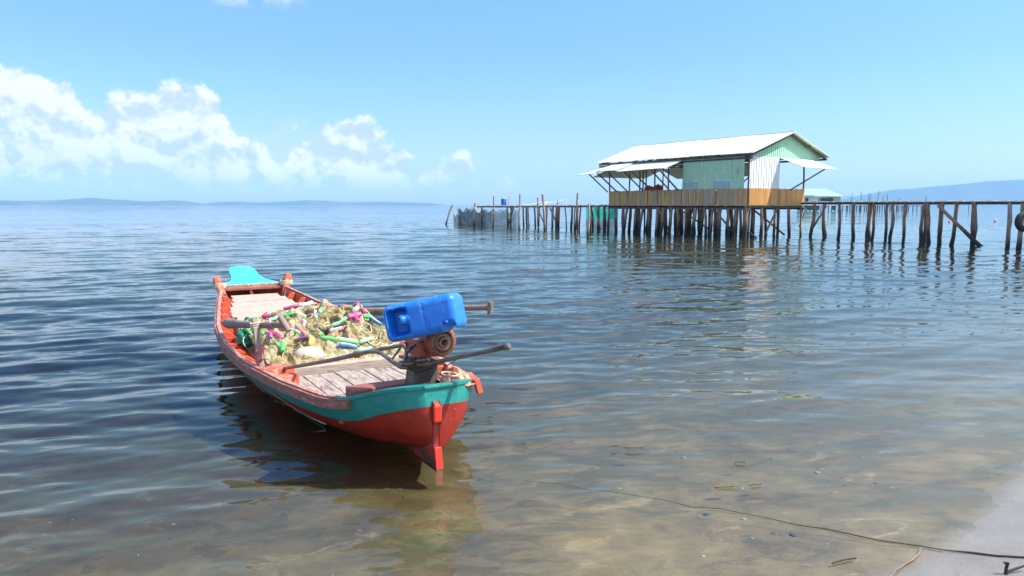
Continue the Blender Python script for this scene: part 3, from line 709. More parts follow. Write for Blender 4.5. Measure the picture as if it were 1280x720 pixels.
# teal screen hung below the jetty beside the house
t = empty('hanging_screen', onl(738, KA, KD)+KN*.95, 0, 'teal plastic screen hanging under the left jetty beside the stilt house', 'screen')
L0 = onl(738, KA, KD)+KN*.95
def curtain(p0, p1, z0, z1, n, sag=.0, wv=.015, rows=5):
    b = MB(); vs = []
    for j in range(rows):
        for i in range(n+1):
            f = i/n; p = p0.lerp(p1, f); g = j/(rows-1)
            zt = z1-sag*math.sin(f*math.pi*2.0)**2
            vs.append((p.x+wv*math.sin(i*1.7)*.3, p.y+wv*math.sin(i*2.3+j*.4), z0+(zt-z0)*g))
    b.add(vs, [(j*(n+1)+i, j*(n+1)+i+1, (j+1)*(n+1)+i+1, (j+1)*(n+1)+i) for j in range(rows-1) for i in range(n)], 0, True); return b
rel(curtain(onl(720, KA, KD)+KN*.95, onl(760, KA, KD)+KN*.95, .72, 1.5, 24), L0).build('upper_sheet', M['tarp'], t)
rel(curtain(onl(720, KA, KD)+KN*.95, onl(760, KA, KD)+KN*.95, -.1, .72, 24), L0).build('lower_net', M['pen'], t)
# free standing poles round the pen: (px foot, y foot, px top, y top, radius)
pls = [(557, 281, 566, 256, .075, 'short pole leaning right at the far left end of the fish pen'),
       (593, 283, 594, 254, .095, 'thick pole at the left end of the left jetty'),
       (616, 285, 617, 245, .055, 'slim tall pole just left of the blue barrel'),
       (649, 288, 650, 243, .065, 'tall pole between the blue barrel and the beige crate'),
       (673, 286, 672, 247, .05, 'thin pole directly left of the beige crate'),
       (681, 289, 678, 243, .085, 'thickest tall pole directly right of the beige crate'),
       (696, 285, 697, 250, .04, 'thin short pole under the stretched cord on the left jetty'),
       (719, 292, 722, 241, .06, 'tall slim pole at the left edge of the teal screen'),
       (735, 296, 736, 255, .065, 'dark pole standing in front of the teal screen')]
POLE = {}
for fx, fy, tx, ty, r, lab in pls:
    f = atz(fx, fy, 0.0); tp = atY(tx, ty, f.y+.05)
    f2 = f-(tp-f)*(.9/max(.5, tp.z)); f2.z = -1.2
    t = empty('mooring_pole', f, 0, lab, 'pole', 'poles round the left jetty and fish pen')
    b = MB(); pile(b, f2, tp, r*1.1, r*.85, .03, 7, 8); rel(b, f).build('pole_shaft', M['palepile'] if r > .06 else M['pile'], t); POLE[fx] = (f, tp)
    b = MB(); c0 = f.lerp(tp, .62); b.lathe([(r*1.15, -.02), (r*1.3, .0), (r*1.15, .02)], 10, Matrix.Translation(c0)); rel(b, f).build('lashing', M['rope'], t)
# fish pen nets
P1 = POLE[557][1].copy(); P2 = POLE[593][0].copy(); P3 = POLE[649][0].copy()
t = empty('fish_pen', Vector((P2.x, P2.y, 0)), 0, 'dark sagging fish pen net strung between poles at the left end of the jetty', 'net')
L0 = Vector((P2.x, P2.y, 0))
def pt(v, z): return Vector((v.x, v.y, z))
c1 = pt(atz(567, 281, 0), 0); c2 = pt(atz(577, 282, 0), 0)
rel(curtain(c1, c2, -.1, .95, 8, .3), L0).build('end_net', M['pen'], t)
rel(curtain(atz(574, 282.5, 0), P2, -.1, 1.45, 14, .35), L0).build('net_panel', M['pen'], t)
rel(curtain(P2, pt(POLE[616][0], 0), -.1, 1.35, 14, .3), L0).build('net_panel', M['pen'], t)
rel(curtain(pt(POLE[616][0], 0), P3, -.1, 1.35, 20, .3), L0).build('net_panel', M['pen2'], t)
rel(curtain(atz(572, 279.5, 0), pt(KB+KN*.8, 0), -.1, 1.3, 20, .3), L0).build('back_net', M['pen'], t)
rel(curtain(pt(KB+KN*.8, 0), atz(645, 283, 0), -.1, 1.3, 20, .3), L0).build('back_net', M['pen2'], t)
def cord(a, c, sag, n=12): return [a.lerp(c, i/n)+Vector((0, 0, -sag*4*(i/n)*(1-i/n))) for i in range(n+1)]
b = MB(); b.tube(cord(P1, pt(P2, 1.5), .35), .02, 5); b.tube(cord(pt(P2, 1.45), POLE[616][0].lerp(POLE[616][1], .55), .4), .02, 5); b.tube(cord(POLE[616][0].lerp(POLE[616][1], .5), P3.lerp(POLE[649][1], .45), .35), .02, 5)
b.tube(cord(P1, atz(572, 281, 0), .0), .03, 5)
rel(b, L0).build('net_cord', M['netrope'], t)
t = empty('stretched_cord', pt(P3, 0), 0, 'pale cord stretched between poles just above the left jetty planks', 'cord')
b = MB(); z5 = 2.0; q1 = P3.lerp(POLE[649][1], .75); q2 = atY(708, 249, 54); q3 = onl(708, KA, KD)
b.tube(cord(q1, POLE[673][0].lerp(POLE[673][1], .85), .12), .018, 5); b.tube(cord(POLE[673][0].lerp(POLE[673][1], .85), q2, .1), .018, 5)
rel(b, pt(P3, 0)).build('cord', M['netrope'], t)
b = MB(); pile(b, pt(q3, 1.5), q2, .03, .03, .01, 4, 6); rel(b, pt(P3, 0)).build('stick', M['palepile'], t)
# barrel and crate standing on the left jetty
q = onl(624.5, KA, KD)+KN*.4; q.z = 1.60
t = empty('barrel', q, 0, 'blue plastic barrel standing on the far end of the left jetty', 'barrel')
b = MB(); b.lathe([(.19, 0), (.21, .03), (.21, .2), (.22, .22), (.21, .24), (.21, .42), (.19, .5), (.1, .52)], 16); b.build('barrel_body', M['bluebarrel'], t)
b = MB(); b.lathe([(.05, .52), (.05, .56), (.02, .565)], 10); b.build('bung', M['whitef'], t)
t2 = empty('leaning_stick', q+Vector((.32, -.2, 0)), 0, 'pale sticks propped against the blue barrel on the left jetty', 'stick')
b = MB(); pile(b, (0, -.1, -.1), (.12, .1, .75), .03, .02, .01, 4, 6); pile(b, (.25, -.1, -.5), (.02, .0, .5), .035, .03, .01, 4, 6); b.build('stick_bundle', M['palepile'], t2)
q = onl(675, KA, KD)+KN*.35; q.z = 1.61
t = empty('crate', q, 0, 'beige foam crate standing on the left jetty between two poles', 'crate')
b = MB(); b.box((0, 0, .17), (.36, .3, .34), None, 0, 1.06); b.build('crate_box', M['whitef'], t, .015)
b = MB(); b.box((0, 0, .365), (.42, .35, .05)); b.build('lid', M['buoyw'], t, .012)

# ================================================================== FAR HOUSE, FAR PILES AND POLES, BUOYS
FD = 200.0
fc = Vector(((1020-640)/FPX*FD, FD, 0))
fh = empty('distant_house', fc, R(4), 'small distant stilt house with mint green hipped roof seen right of the big house', 'house')
b = MB()
e0, e1, zt, z0 = -7.5, 6.4, 5.9, 3.9
b.add([(e0, -3, z0), (e1-.9, -3, z0), (e1-.9, 3, z0), (e0, 3, z0), (e0+1.5, 0, zt), (2.0, 0, zt)], [(0, 1, 5, 4), (1, 2, 5), (2, 3, 4, 5), (3, 0, 4), (3, 2, 1, 0)])
b.build('roof', M['farroof'], fh)
b = MB(); b.box((4.2, -1, 3.75), (5.6, 6, .12)); b.box((-3.8, -3.4, 4.05), (2.6, 1.2, .10)); b.build('lower_roof', M['farroof'], fh)
b = MB(); b.box((-.6, 0, 2.75), (11.0, 5, 2.0)); b.build('wall', M['farwall'], fh)
for x0, w0 in ((-1.0, .2), (1.1, 3.4), (-4.3, .8)):
    b = MB(); b.box((x0, -2.52, 2.9), (w0, .1, 1.2)); f = b.build('window', M['window'], fh)
    b = MB(); b.box((x0, -2.56, 2.27), (w0+.3, .12, .1)); b.box((x0, -2.56, 3.53), (w0+.3, .12, .1)); b.build('window_frame', M['farwall'], f)
b = MB(); b.box((0, 0, 1.62), (13.5, 6.5, .25)); b.build('deck', M['plank'], fh)
for i in range(14):
    b = MB(); b.tube([(-6.4+i*.98+rd.uniform(-.1, .1), -3+rd.uniform(0, 1), -1.5), (-6.4+i*.98, -3, 1.55)], .13, 7); b.build('stilt', M['farpile'], fh)
b = MB(); b.box((-2.6, -2.0, .85), (4.2, .1, 1.3)); b.build('screen', M['fartarp'], fh)
b = MB(); b.box((-6.2, -2.0, .8), (.9, .1, 1.2)); b.box((3.4, -2, .8), (.8, .1, 1.2)); b.build('screen', M['fartarp'], fh)
fj = empty('distant_jetty', (fc.x+7, FD, 0), 0, 'low distant jetty on close-set dark piles right of the mint roofed house', 'jetty')
b = MB(); b.box((11.5, 0, 1.35), (21, 1.6, .18)); b.build('jetty_deck', M['farpile'], fj)
for i in range(34):
    if i > 26 and i % 2: continue
    x0 = 1+i*.62+rd.uniform(-.15, .15)
    b = MB(); b.tube([(x0+rd.uniform(-.2, .2), 0, -1.5), (x0, 0, 1.3)], rd.uniform(.08, .16), 6); b.build('jetty_pile', M['farpile'], fj)
fpole = [(1061, 241.5), (1073, 240), (1082.5, 241), (1085, 242), (1094, 238.5), (1100, 245), (1106, 242), (1119, 248), (1153, 246), (1208, 251), (1128, 256.2), (1148, 257), (1154, 257)]
for i, (px, ty) in enumerate(fpole):
    Yd = FD+rd.uniform(-4, 8); h = HC+(256-ty)/FPX*Yd; xx = (px-640)/FPX*Yd
    w_ = ['tallest thin pole in the row beyond the jetty' if px == 1094 else None][0]
    t = empty('distant_pole', (xx, Yd, 0), 0, w_ or 'thin dark fishing pole standing in the far water beyond the right jetty', 'pole', None if w_ else 'far fishing poles beyond the jetty')
    b = MB(); b.tube([(rd.uniform(-.2, .1), 0, -1.5), (rd.uniform(-.1, .1), 0, h*.6), (rd.uniform(.0, .35), 0, h)], [.09, .08, .06], 6); b.build('pole_shaft', M['farpile'], t)
for px, py, lab in ((1085, 279, 'small orange buoy afloat furthest left, behind the jetty poles'), (1187, 277, 'small pinkish buoy afloat between the two poles crossed by the diagonal brace'), (1244, 276, 'small pink buoy afloat in open water left of the tyre')):
    q = atz(px, py+1, 0); t = empty('buoy', q, 0, lab, 'buoy', 'small buoys beyond the right jetty')
    b = MB(); b.lathe([(.001, -.10), (.09, -.07), (.13, .02), (.12, .10), (.07, .16), (.001, .2)], 14); b.build('float_ball', M['orangebuoy'], t)
    b = MB(); b.lathe([(.03, .2), (.03, .3), (.001, .31)], 8); b.build('knob', M['whitef'], t)

# ================================================================== FISHING BOAT
BO = Vector((-.50, 4.70, 0)); BR = R(30)
bx_, by_ = Vector((math.cos(BR), math.sin(BR), 0)), Vector((-math.sin(BR), math.cos(BR), 0))
def tob(p): d = p-BO; return Vector((d.dot(bx_), d.dot(by_), d.z))
def tow(p): return BO+bx_*p[0]+by_*p[1]+Vector((0, 0, p[2]))
boat = empty('fishing_boat', BO, BR, 'wooden fishing boat painted teal and red with orange ribs and turquoise bow board', 'boat')
_I = lambda xs, ys: (lambda a: float(np.interp(a, xs, ys)))
def smooth(xs, ys):
    xs = np.array(xs, float); ys = np.array(ys, float)
    xx = np.linspace(xs[0], xs[-1], 600); yy = np.interp(xx, xs, ys)
    for _ in range(3):
        kk = np.ones(25)/25; yp = np.concatenate([np.full(12, yy[0])+(np.arange(-12, 0))*(yy[1]-yy[0]), yy, np.full(12, yy[-1])+(np.arange(1, 13))*(yy[-1]-yy[-2])]); yy = np.convolve(yp, kk, 'valid')
    return lambda a: float(np.interp(a, xx, yy))
AS = [-.10, -.04, .05, .18, .4, .7, 1.3, 2.1, 3.0, 3.9, 4.4, 5.15, 5.85, 6.3, 6.55]
w_ = _I(AS, [.115, .21, .29, .36, .45, .55, .69, .80, .82, .745, .665, .54, .39, .25, .16])
zs_ = smooth([-.1, 0, .1, .22, .36, .5, .8, 2.5, 3.4, 4.2, 5, 5.85, 6.3, 6.55], [.515, .505, .48, .43, .37, .335, .325, .335, .36, .40, .47, .575, .60, .63])
zk_ = smooth([-.1, .1, .3, .6, 1.2, 2.5, 4.0, 5.0, 5.8, 6.3, 6.55], [.10, .06, .0, -.05, -.11, -.13, -.10, -.02, .12, .32, .48])
zb_ = smooth([-.1, 0, .12, .25, .4, .7, 2, 3.5, 5, 6.55], [.395, .375, .33, .265, .190, .170, .16, .20, .28, .50])
def hx(a, z, inset=0):
    zs, zk = zs_(a), zk_(a); h = max(0, min(1, (zs-z)/(zs-zk)))
    flare = 1-.10*h
    return max(0, (w_(a)-inset)*flare*max(0, 1-h**2.3)**(1/1.75))
def hull(inset, zoff, nm, mats, idx, parent, flip=False, rows=None):
    avals = np.concatenate([np.linspace(-.10+inset*.6, .5, 22), np.linspace(.56, 6.55-inset*.6, 70)])
    vs = []; R1, R2 = 4, 12
    for a in avals:
        zs, zb, zk = zs_(a)+zoff, zb_(a), zk_(a)+inset
        zz_ = [zs+(zb-zs)*i/R1 for i in range(R1)]+[zb+(zk-zb)*(1-math.cos(i/R2*math.pi/2)) if False else zb+(zk-zb)*(math.sin(i/R2*math.pi/2)) for i in range(R2+1)]
        prof = [(hx(a, q, inset) if q > zk else 0, q) for q in zz_]; prof[-1] = (0, zk)
        # the stern face bows aft a little towards the middle of its height
        for sgn in (-1, 1):
            pr = prof if sgn < 0 else prof[:-1][::-1]
            for xx, zq in pr: vs.append((sgn*xx, a-(.02*math.sin(max(0, min(1, (zq-zk)/(zs-zk)))*math.pi) if a < .1 else 0), zq))
    nc = 2*(R1+R2)+1; na_ = len(avals); mb = MB(); fs = []; mi = []
    mb.v = vs
    for i in range(na_-1):
        for j in range(nc-1):
            q = (i*nc+j, i*nc+j+1, (i+1)*nc+j+1, (i+1)*nc+j); mb.f.append(q if not flip else q[::-1])
            jj = j if j < nc//2 else nc-2-j
            mb.mi.append(idx[0] if jj < R1 else idx[1]); mb.sm.append(True)
    # ends as strips between the two sides
    for base in (0, (na_-1)*nc):
        for j in range(nc//2):
            a0, a1, b0, b1 = base+j, base+j+1, base+nc-1-j, base+nc-2-j
            q = (a0, b0, b1, a1) if a1 != b1 else (a0, b0, a1)
            if base: q = q[::-1]
            mb.f.append(q if not flip else q[::-1]); mb.mi.append(idx[0] if j < R1 else idx[1]); mb.sm.append(False)
    return mb.build(nm, mats, parent)
hull(0, 0, 'hull', [M['teal'], M['red']], (0, 1), boat)
hull(.035, 0, 'inner_planking', [M['orange'], M['orange']], (0, 1), boat, flip=True)
# top edge between the two skins (teal at the stern, pinkish brown further on)
def strip(a0, a1, side, inn, out, z0, z1, n, nm, mat, par=boat, cap=True):
    """a batten that follows the sheer: from inset inn to outset out, from z0 to z1 above it"""
    mb = MB(); vs = []
    for i in range(n+1):
        a = a0+(a1-a0)*i/n; da = 1e-3; sl = (w_(min(6.5, a+.04))-w_(max(-.1, a-.04)))/.08
        nx, ny = 1/math.hypot(1, sl), -sl/math.hypot(1, sl)
        for (o_, zq) in ((-inn, z0), (out, z0), (out, z1), (-inn, z1)):
            vs.append((side*(w_(a)+o_*nx), a+o_*ny, zs_(a)+zq))
    mb.add(vs, [(i*4+j, i*4+(j+1) % 4, (i+1)*4+(j+1) % 4, (i+1)*4+j) for i in range(n) for j in range(4)], 0, False)
    mb.add(vs[:4], [(0, 1, 2, 3)]); mb.add(vs[-4:], [(3, 2, 1, 0)])
    return mb.build(nm, mat, par, .004)
for sd in (-1, 1):
    strip(-.10, .52, sd, .045, .012, -.012, .014, 20, 'stern_cap', M['teal'])
    strip(.38, 6.25, sd, .02, .024, -.066, .004, 90, 'rub_rail', M['rail'])
    strip(.52, 6.25, sd, .034, .002, .006, .018, 90, 'rail_cap', M['railtop'])
b = MB(); b.box((0, -.095, zs_(-.1)+.0), (.245, .045, .026)); b.build('stern_cap', M['teal'], boat, .008)
# sternpost with its foot in the water, and the skeg
b = MB()
prof = [(-.115, .42), (-.145, .40), (-.150, .33), (-.125, .27), (-.120, .14), (-.155, .02), (-.160, -.015), (-.05, -.015), (.22, -.02), (.34, .03), (.02, .14), (-.06, .22), (-.07, .40)]
n = len(prof)
vs = [(-.066, y, z) for y, z in prof]+[(-.024, y, z) for y, z in prof]
b.add(vs, [tuple(range(n)), tuple(range(2*n-1, n-1, -1))]+[(i, (i+1) % n, n+(i+1) % n, n+i) for i in range(n)]); b.build('sternpost', M['red'], boat, .005)
b = MB(); b.box((-.045, -.139, .345), (.058, .030, .11)); b.build('sternpost_head', M['sternlit'], boat, .010)
b = MB(); b.beam((-.045, -.140, .13), (-.045, -.166, -.01), .050, .016); b.build('sternpost_foot', M['sternlit'], boat, .004)
# ribs
for sd in (-1, 1):
    a = .62
    while a < 5.6:
        zt = zs_(a)-.004; zf = (.10 if a < 2.2 else .16); mb = MB(); vs = []; N = 6; th = .045
        for i in range(N+1):
            zq = zt+(zf-zt)*i/N; xo = hx(a, zq, .037); xi = max(.05, xo-(.055+.155*(i/N)**.8))
            for yy_ in (-th/2, th/2): vs += [(sd*xo, a+yy_, zq), (sd*xi, a+yy_, zq)]
        fs = []
        for i in range(N):
            p, q = i*4, (i+1)*4
            fs += [(p, p+1, q+1, q), (p+3, p+2, q+2, q+3), (p+1, p+3, q+3, q+1), (p+2, p, q, q+2)]
        fs += [(1, 0, 2, 3), (N*4, N*4+1, N*4+3, N*4+2)]
        mb.add(vs, fs); mb.build('rib', M['orange'], boat, .004); a += .30
# foredeck: cross planks;  aft deck: fore-and-aft planks
b = MB(); a = 2.35; ZF = .235
while a < 5.72:
    wd = rd.uniform(.15, .21); zq = max(ZF, zs_(a+.1)-.085) if a > 3.6 else ZF
    h_ = min(hx(a+wd/2, zq, .05), hx(a, zq, .05))-(.15 if a < 4.6 else .08)
    slp = (max(ZF, zs_(a+.3)-.085)-max(ZF, zs_(a+.1)-.085))/.2 if a > 3.6 else 0
    b.box((rd.uniform(-.01, .01), a+wd/2, zq+rd.uniform(-.003, .003)), (2*h_, wd-.003, .03), Matrix.Rotation(rd.uniform(-.006, .006), 3, 'Z') @ Matrix.Rotation(math.atan(slp), 3, 'X')); a += wd
b.build('fore_deck', M['deckfore'], boat, .003)
b = MB(); xq = -.60
while xq < .58:
    wd = rd.uniform(.11, .15); a0 = .62; 
    while hx(a0, .2, .05)-.05 < max(abs(xq), abs(xq+wd)) and a0 < 1.5: a0 += .04
    cut = rd.uniform(1.05, 1.45)
    for (p, q) in ((a0, cut), (cut+.008, 1.98)):
        if q-p > .05: b.box((xq+wd/2, (p+q)/2, .185+rd.uniform(-.006, .006)), (wd-.010, q-p, .022), Matrix.Rotation(rd.uniform(-.008, .008), 3, 'Z'))
    xq += wd
b.build('aft_deck', M['deckaft'], boat, .003)
b = MB(); b.box((0, 2.10, .215), (1.36, .15, .09)); b.build('cross_timber', M['deckfore'], boat, .008)
b = MB(); b.box((0, .60, .20), (.9, .06, .10)); b.build('cross_timber', M['redwood'], boat, .006)
# floor under everything
b = MB(); vs = []
for i in range(30):
    a = .05+i*.2; 
    for q in (-1, 1): vs.append((q*max(.02, hx(a, .06, .04)), a, .06+.0))
b.add(vs, [(2*i, 2*i+1, 2*i+3, 2*i+2) for i in range(29)]); b.build('bilge_floor', M['hole'], boat)
# bow: cross beams, turquoise board, posts
b = MB(); b.box((0, 5.86, .592), (.90, .055, .045)); b.build('bow_beam', M['railtop'], boat, .006)
b = MB(); b.box((0, 5.80, .560), (.84, .05, .035)); b.build('bow_beam', M['rail'], boat, .006)
b = MB()
out = [(5.87, .375), (5.98, .31), (6.10, .245), (6.22, .205), (6.36, .185), (6.50, .18), (6.60, .168), (6.67, .14), (6.71, .09), (6.725, .03)]
top = [(-x, y) for y, x in out]+[(x, y) for y, x in out[::-1]]
def bz(y): return .612+(y-5.87)*.155+max(0, y-6.3)*.10
n = len(top); vs = [(x, y, bz(y)) for x, y in top]+[(x, y, bz(y)-.075) for x, y in top]
m2 = len(out); fs = []
for i in range(m2-1): fs += [(i, i+1, n-2-i, n-1-i)[::-1]]; fs += [(n+i, n+i+1, 2*n-2-i, 2*n-1-i)]
fs += [(i, (i+1) % n, n+(i+1) % n, n+i) for i in range(n)]
b.add(vs, fs); bb = b.build('bow_board', M['cyan'], boat, .010)
b = MB(); b.lathe([(.022, 0), (.022, .004)], 12, Matrix.Translation((.02, 6.02, bz(6.02)-.001))); b.build('drain_hole', M['hole'], bb)
for sd in (-1, 1):
    b = MB(); b.beam((sd*.37, 5.74, .42), (sd*.455, 5.82, .72), .08, .12, 0, Vector((0, 1, 0))); b.build('bow_post', M['orange'], boat, .006)
b = MB()
for sd in (-1, 1):
    for kx in range(4):
        mm = Matrix.Translation((sd*.425, 5.79, .60+kx*.014)); pr = [mm @ Vector((.075*math.cos(t), .058*math.sin(t), .006*math.sin(3*t))) for t in np.linspace(0, 6.3, 15)]
        b.tube(pr, .008, 6)
b.tube([(.42, 5.75, .6), (.36, 5.62, .45), (.22, 5.52, .36), (.02, 5.48, .35), (-.06, 5.56, .36), (-.02, 5.6, .37), (.0, 5.5, .36)], .010, 6)
b.tube([(-.43, 5.75, .62), (-.40, 5.70, .52), (-.37, 5.70, .50), (-.39, 5.72, .56)], .012, 6)
b.build('mooring_rope', M['rope'], boat)
# blocks by the port rail, engine bearer and pedestal
b = MB(); b.box((-.62, 1.72, .305), (.24, .16, .10), Matrix.Rotation(.5, 3, 'Z')); b.box((-.60, 1.48, .29), (.16, .12, .09), Matrix.Rotation(.5, 3, 'Z')); b.build('rail_block', M['orange'], boat, .008)
b = MB(); b.box((-.07, .47, .345), (.70, .16, .16)); b.box((.02, .26, .35), (.34, .24, .12)); b.build('engine_bearer', M['redwood'], boat, .012)
b = MB(); b.box((.05, .31, .49), (.21, .18, .18), None, 0, .84); b.build('engine_pedestal', M['darkblock'], boat, .02)
b = MB(); b.box((.30, .12, .475), (.10, .20, .045), Matrix.Rotation(-.25, 3, 'Z')); b.beam((.30, .0, .50), (.325, -.01, .40), .04, .035, 0, Vector((0, 1, 0))); b.build('stern_bracket', M['orange'], boat, .006)
# rowing posts
b = MB(); p0 = tob(atY(328, 470, 5.95)); p1 = tob(atY(318, 398, 6.25)); b.beam(p0, p1, .05, .05, 0, Vector((0, 1, 0))); b.build('rowing_post', M['wood'], boat, .005)
RP = p0.lerp(p1, .86); RP0 = p0.copy(); RP1 = p1.copy()
b = MB(); p0 = Vector((.66, 4.02, .30)); p1 = tob(atY(410, 378, 8.35)); b.beam(p0, p1, .035, .04, 0, Vector((0, 1, 0))); b.build('rowing_post', M['wood'], boat, .004)
b = MB()
for kx in range(5):
    c = RP+Vector((0, 0, (kx-2)*.013)); b.tube([c+Vector((.038*math.cos(t), .038*math.sin(t), .008*math.sin(2*t+kx))) for t in np.linspace(0, 6.3, 13)], .0085, 6)
b.build('rope_lashing', M['rope'], boat)
b = MB(); c = RP0.lerp(RP1, .25)
b.tube([c+Vector((.035*math.cos(t), .035*math.sin(t), -.04+.012*t)) for t in np.linspace(0, 14, 36)], .006, 5); b.tube([c+Vector((-.03, 0, .1)), c+Vector((-.04, -.04, .03)), c+Vector((-.02, -.05, -.08))], .006, 5)
b.build('red_cord', M['redrope'], boat)
# lines hanging over the port side
b = MB(); q = [(-hx(a, z, 0)-.012, a, z) for a, z in ((2.3, .30), (2.28, .2), (2.2, .1), (2.1, .02), (2.0, -.02))]; b.tube(q, .006, 5)
q = [(-hx(a, z, 0)-.006, a, z) for a, z in ((2.2, .26), (2.0, .21), (1.8, .17), (1.6, .13), (1.4, .08), (1.2, .04))]; b.tube(q, .0045, 5)
b.build('hanging_line', M['wood'], boat)
b = MB(); q = [(-hx(a, z, 0)-.008, a, z) for a, z in [(2.9-.2*i, .035-.003*i+.004*math.sin(i)) for i in range(10)]]; b.tube(q, .007, 5); b.build('waterline_rope', M['rope'], boat)
b = MB(); q = [(.1, .9, .205), (-.1, .78, .205), (-.3, .80, .206), (-.42, .92, .206), (-.3, 1.0, .206), (-.38, .84, .21), (-.48, .80, .21)]; b.tube(q, .006, 5); b.build('deck_cord', M['rope'], boat)

# ------------------------------------------------------------------ oars (held by the posts, can be lifted away)
def oar(path, grip, rad, label, L):
    t = empty('oar', L, 0, label, 'oar', 'T-handled oars of the boat')
    b = MB(); b.tube(path, rad, 9); rel(b, L).build('oar_shaft', M['wood'], t)
    b = MB(); b.tube([grip[0], Vector(grip[0]).lerp(Vector(grip[1]), .5), grip[1]], [.024, .028, .024], 8); rel(b, L).build('grip', M['wood'], t)
a0 = atY(283, 404, 7.3); a1 = tow(RP)+Vector((0, .045, .0)); a2 = atY(357, 406, 5.95)
oar([a0, a0.lerp(a1, .12), a0.lerp(a1, .5), a1, a2], (atY(350, 396, 5.95), atY(361, 414, 5.90)), [.045, .052, .036, .028, .026], 'shorter grey T-handled oar lashed to the rowing post on the left side of the boat', a1.copy())
a0 = atz(424, 390, .46); a2 = atY(612, 384, 7.3)
oar([a0+(a0-a2)*.25, a0, a0.lerp(a2, .4), a0.lerp(a2, .8), a2], (atY(613.5, 377, 7.28), atY(612, 393, 7.28)), [.05, .042, .035, .03, .028], 'long wooden T-handled oar reaching out over the water behind the blue canister', a0.copy())

# ------------------------------------------------------------------ net heap with its floats
NL = tow((0, 3.0, .2))
nt = empty('fishing_net', NL, BR, 'heaped khaki fishing net strung with pink and green floats filling the middle of the boat', 'fishing net')
def heap(x, a):
    """height above the water of the heap in boat coordinates"""
    x = np.asarray(x, float); a = np.asarray(a, float)
    e = np.clip(1-((a-3.2)/1.15)**4, 0, 1)*np.clip(1-(np.abs(x-.02)/.78)**4, 0, 1)
    lump = .13+.16*fbm(x*2.4+5, a*2.2, 3, 31)+.15*np.exp(-((x-.45)/.34)**2-((a-3.0)/.55)**2)+.10*np.exp(-((x-.35)/.2)**2-((a-3.95)/.22)**2)+.06*np.exp(-((x+.45)/.25)**2-((a-2.8)/.4)**2)
    wx = x+.22*fbm(x*3, a*3, 3, 40); wa = a+.26*fbm(x*2.6+9, a*2.6, 3, 44)
    rg1 = 1-np.abs(2*fbm(wx*4.6, wa*3.4, 3, 50)-1)*2.0; rg2 = 1-np.abs(2*fbm(wx*11+wa*3, wa*7, 3, 60)-1)*2.2
    rg3 = np.sin((wx*6+wa*9+3.2*fbm(x*3, a*3, 3, 71))*3.0); rg4 = np.abs(np.sin((wx*13-wa*8+4*fbm(x*4, a*4, 2, 77))*1.9))
    return .15+e**.5*(lump*.86+.095*rg1+.062*rg2+.018*rg3+.026*rg4)
A2 = np.linspace(2.08, 4.42, 300); X2 = np.linspace(-.79, .79, 210)
aa, xx = np.meshgrid(A2, X2, indexing='ij')
lim = np.vectorize(lambda a: w_(a)-.12)(A2)
xx = xx*(lim/.79)[:, None]
xx = np.where(xx < 0, xx*.86, xx)
zz = heap(xx, aa)
V = np.stack([xx.ravel(), (aa-3.0).ravel(), (zz-.2).ravel()], -1)
grid_mesh('net_heap', V, 300, 210, M['net'], True, nt)
def hz_(x, a): return float(heap(x, a))
def nloc(x, a, dz=0): return Vector((x, a-3.0, hz_(x, a)-.2+dz))
rf = random.Random(5)
cords = MB()
def stringer(pts, seq, gap=.14, ln=.165):
    """cord through pts (x, a) over the heap with floats along it"""
    P_ = [Vector((x, a, 0)) for x, a in pts]; dense = []
    for i in range(len(P_)-1):
        p0 = P_[max(0, i-1)]; p1 = P_[i]; p2 = P_[i+1]; p3 = P_[min(len(P_)-1, i+2)]
        for j in range(14):
            t = j/14; dense.append(.5*((2*p1)+(p2-p0)*t+(2*p0-5*p1+4*p2-p3)*t*t+(3*p1-p0-3*p2+p3)*t**3))
    L = [0]
    for i in range(1, len(dense)): L.append(L[-1]+(dense[i]-dense[i-1]).length)
    def at(s):
        s = max(0, min(L[-1]-1e-4, s)); i = max(j for j in range(len(L)) if L[j] <= s); i = min(i, len(L)-2)
        f = (s-L[i])/max(1e-6, L[i+1]-L[i]); p = dense[i].lerp(dense[i+1], f); return nloc(p.x, p.y, .026)
    cords.tube([at(L[-1]*i/60) for i in range(61)], .0045, 5)
    s = .04; i = 0
    while s+ln < L[-1]:
        colr_ = seq[i % len(seq)]; l2 = ln*rf.uniform(.85, 1.12); i += 1
        if colr_:
            p = [at(s+l2*q) for q in (0, .5, 1)]; p[1] = p[1].lerp((p[0]+p[2])/2, .55)+Vector((0, 0, .006))
            hgt = max(p[0].z, p[1].z, p[2].z); 
            p = [Vector((q.x, q.y, q.z*.6+hgt*.4)) for q in p]
            b = MB(); r = rf.uniform(.0175, .0225)
            q0, q2 = p[0], p[2]; pp = [q0, q0.lerp(p[1], .12), q0.lerp(p[1], .5), p[1], p[1].lerp(q2, .5), p[1].lerp(q2, .88), q2]
            b.tube(pp, [r*.72, r, r, r*1.02, r, r, r*.72], 10)
            d = (pp[4]-pp[2]).normalized()
            o = b.build('float', M[colr_], nt)
            if rf.random() < .6:
                b2 = MB(); sd_ = Vector((0, 0, r*.92)); w0 = rf.choice((-.4, 0, .4))*r
                wdir = d.cross(Vector((0, 0, 1))).normalized()*w0
                b2.tube([pp[1]+sd_+wdir, pp[3]+sd_+wdir, pp[5]+sd_+wdir], r*.28, 6)
                b2.build('stripe', M['whitef'] if rf.random() < .6 else M[colr_], o)
        s += l2+gap*rf.uniform(.0, .45)
Pk, Gn, Mt, Pu, Bl, Ye, Wh = 'pink', 'green', 'mint', 'purple', 'bluef', 'yellow', 'whitef'
stringer([(-.55, 3.5), (-.35, 3.15), (-.25, 2.75), (.0, 2.55), (.25, 2.6)], [Gn, Pk, Gn, Pk, Gn])
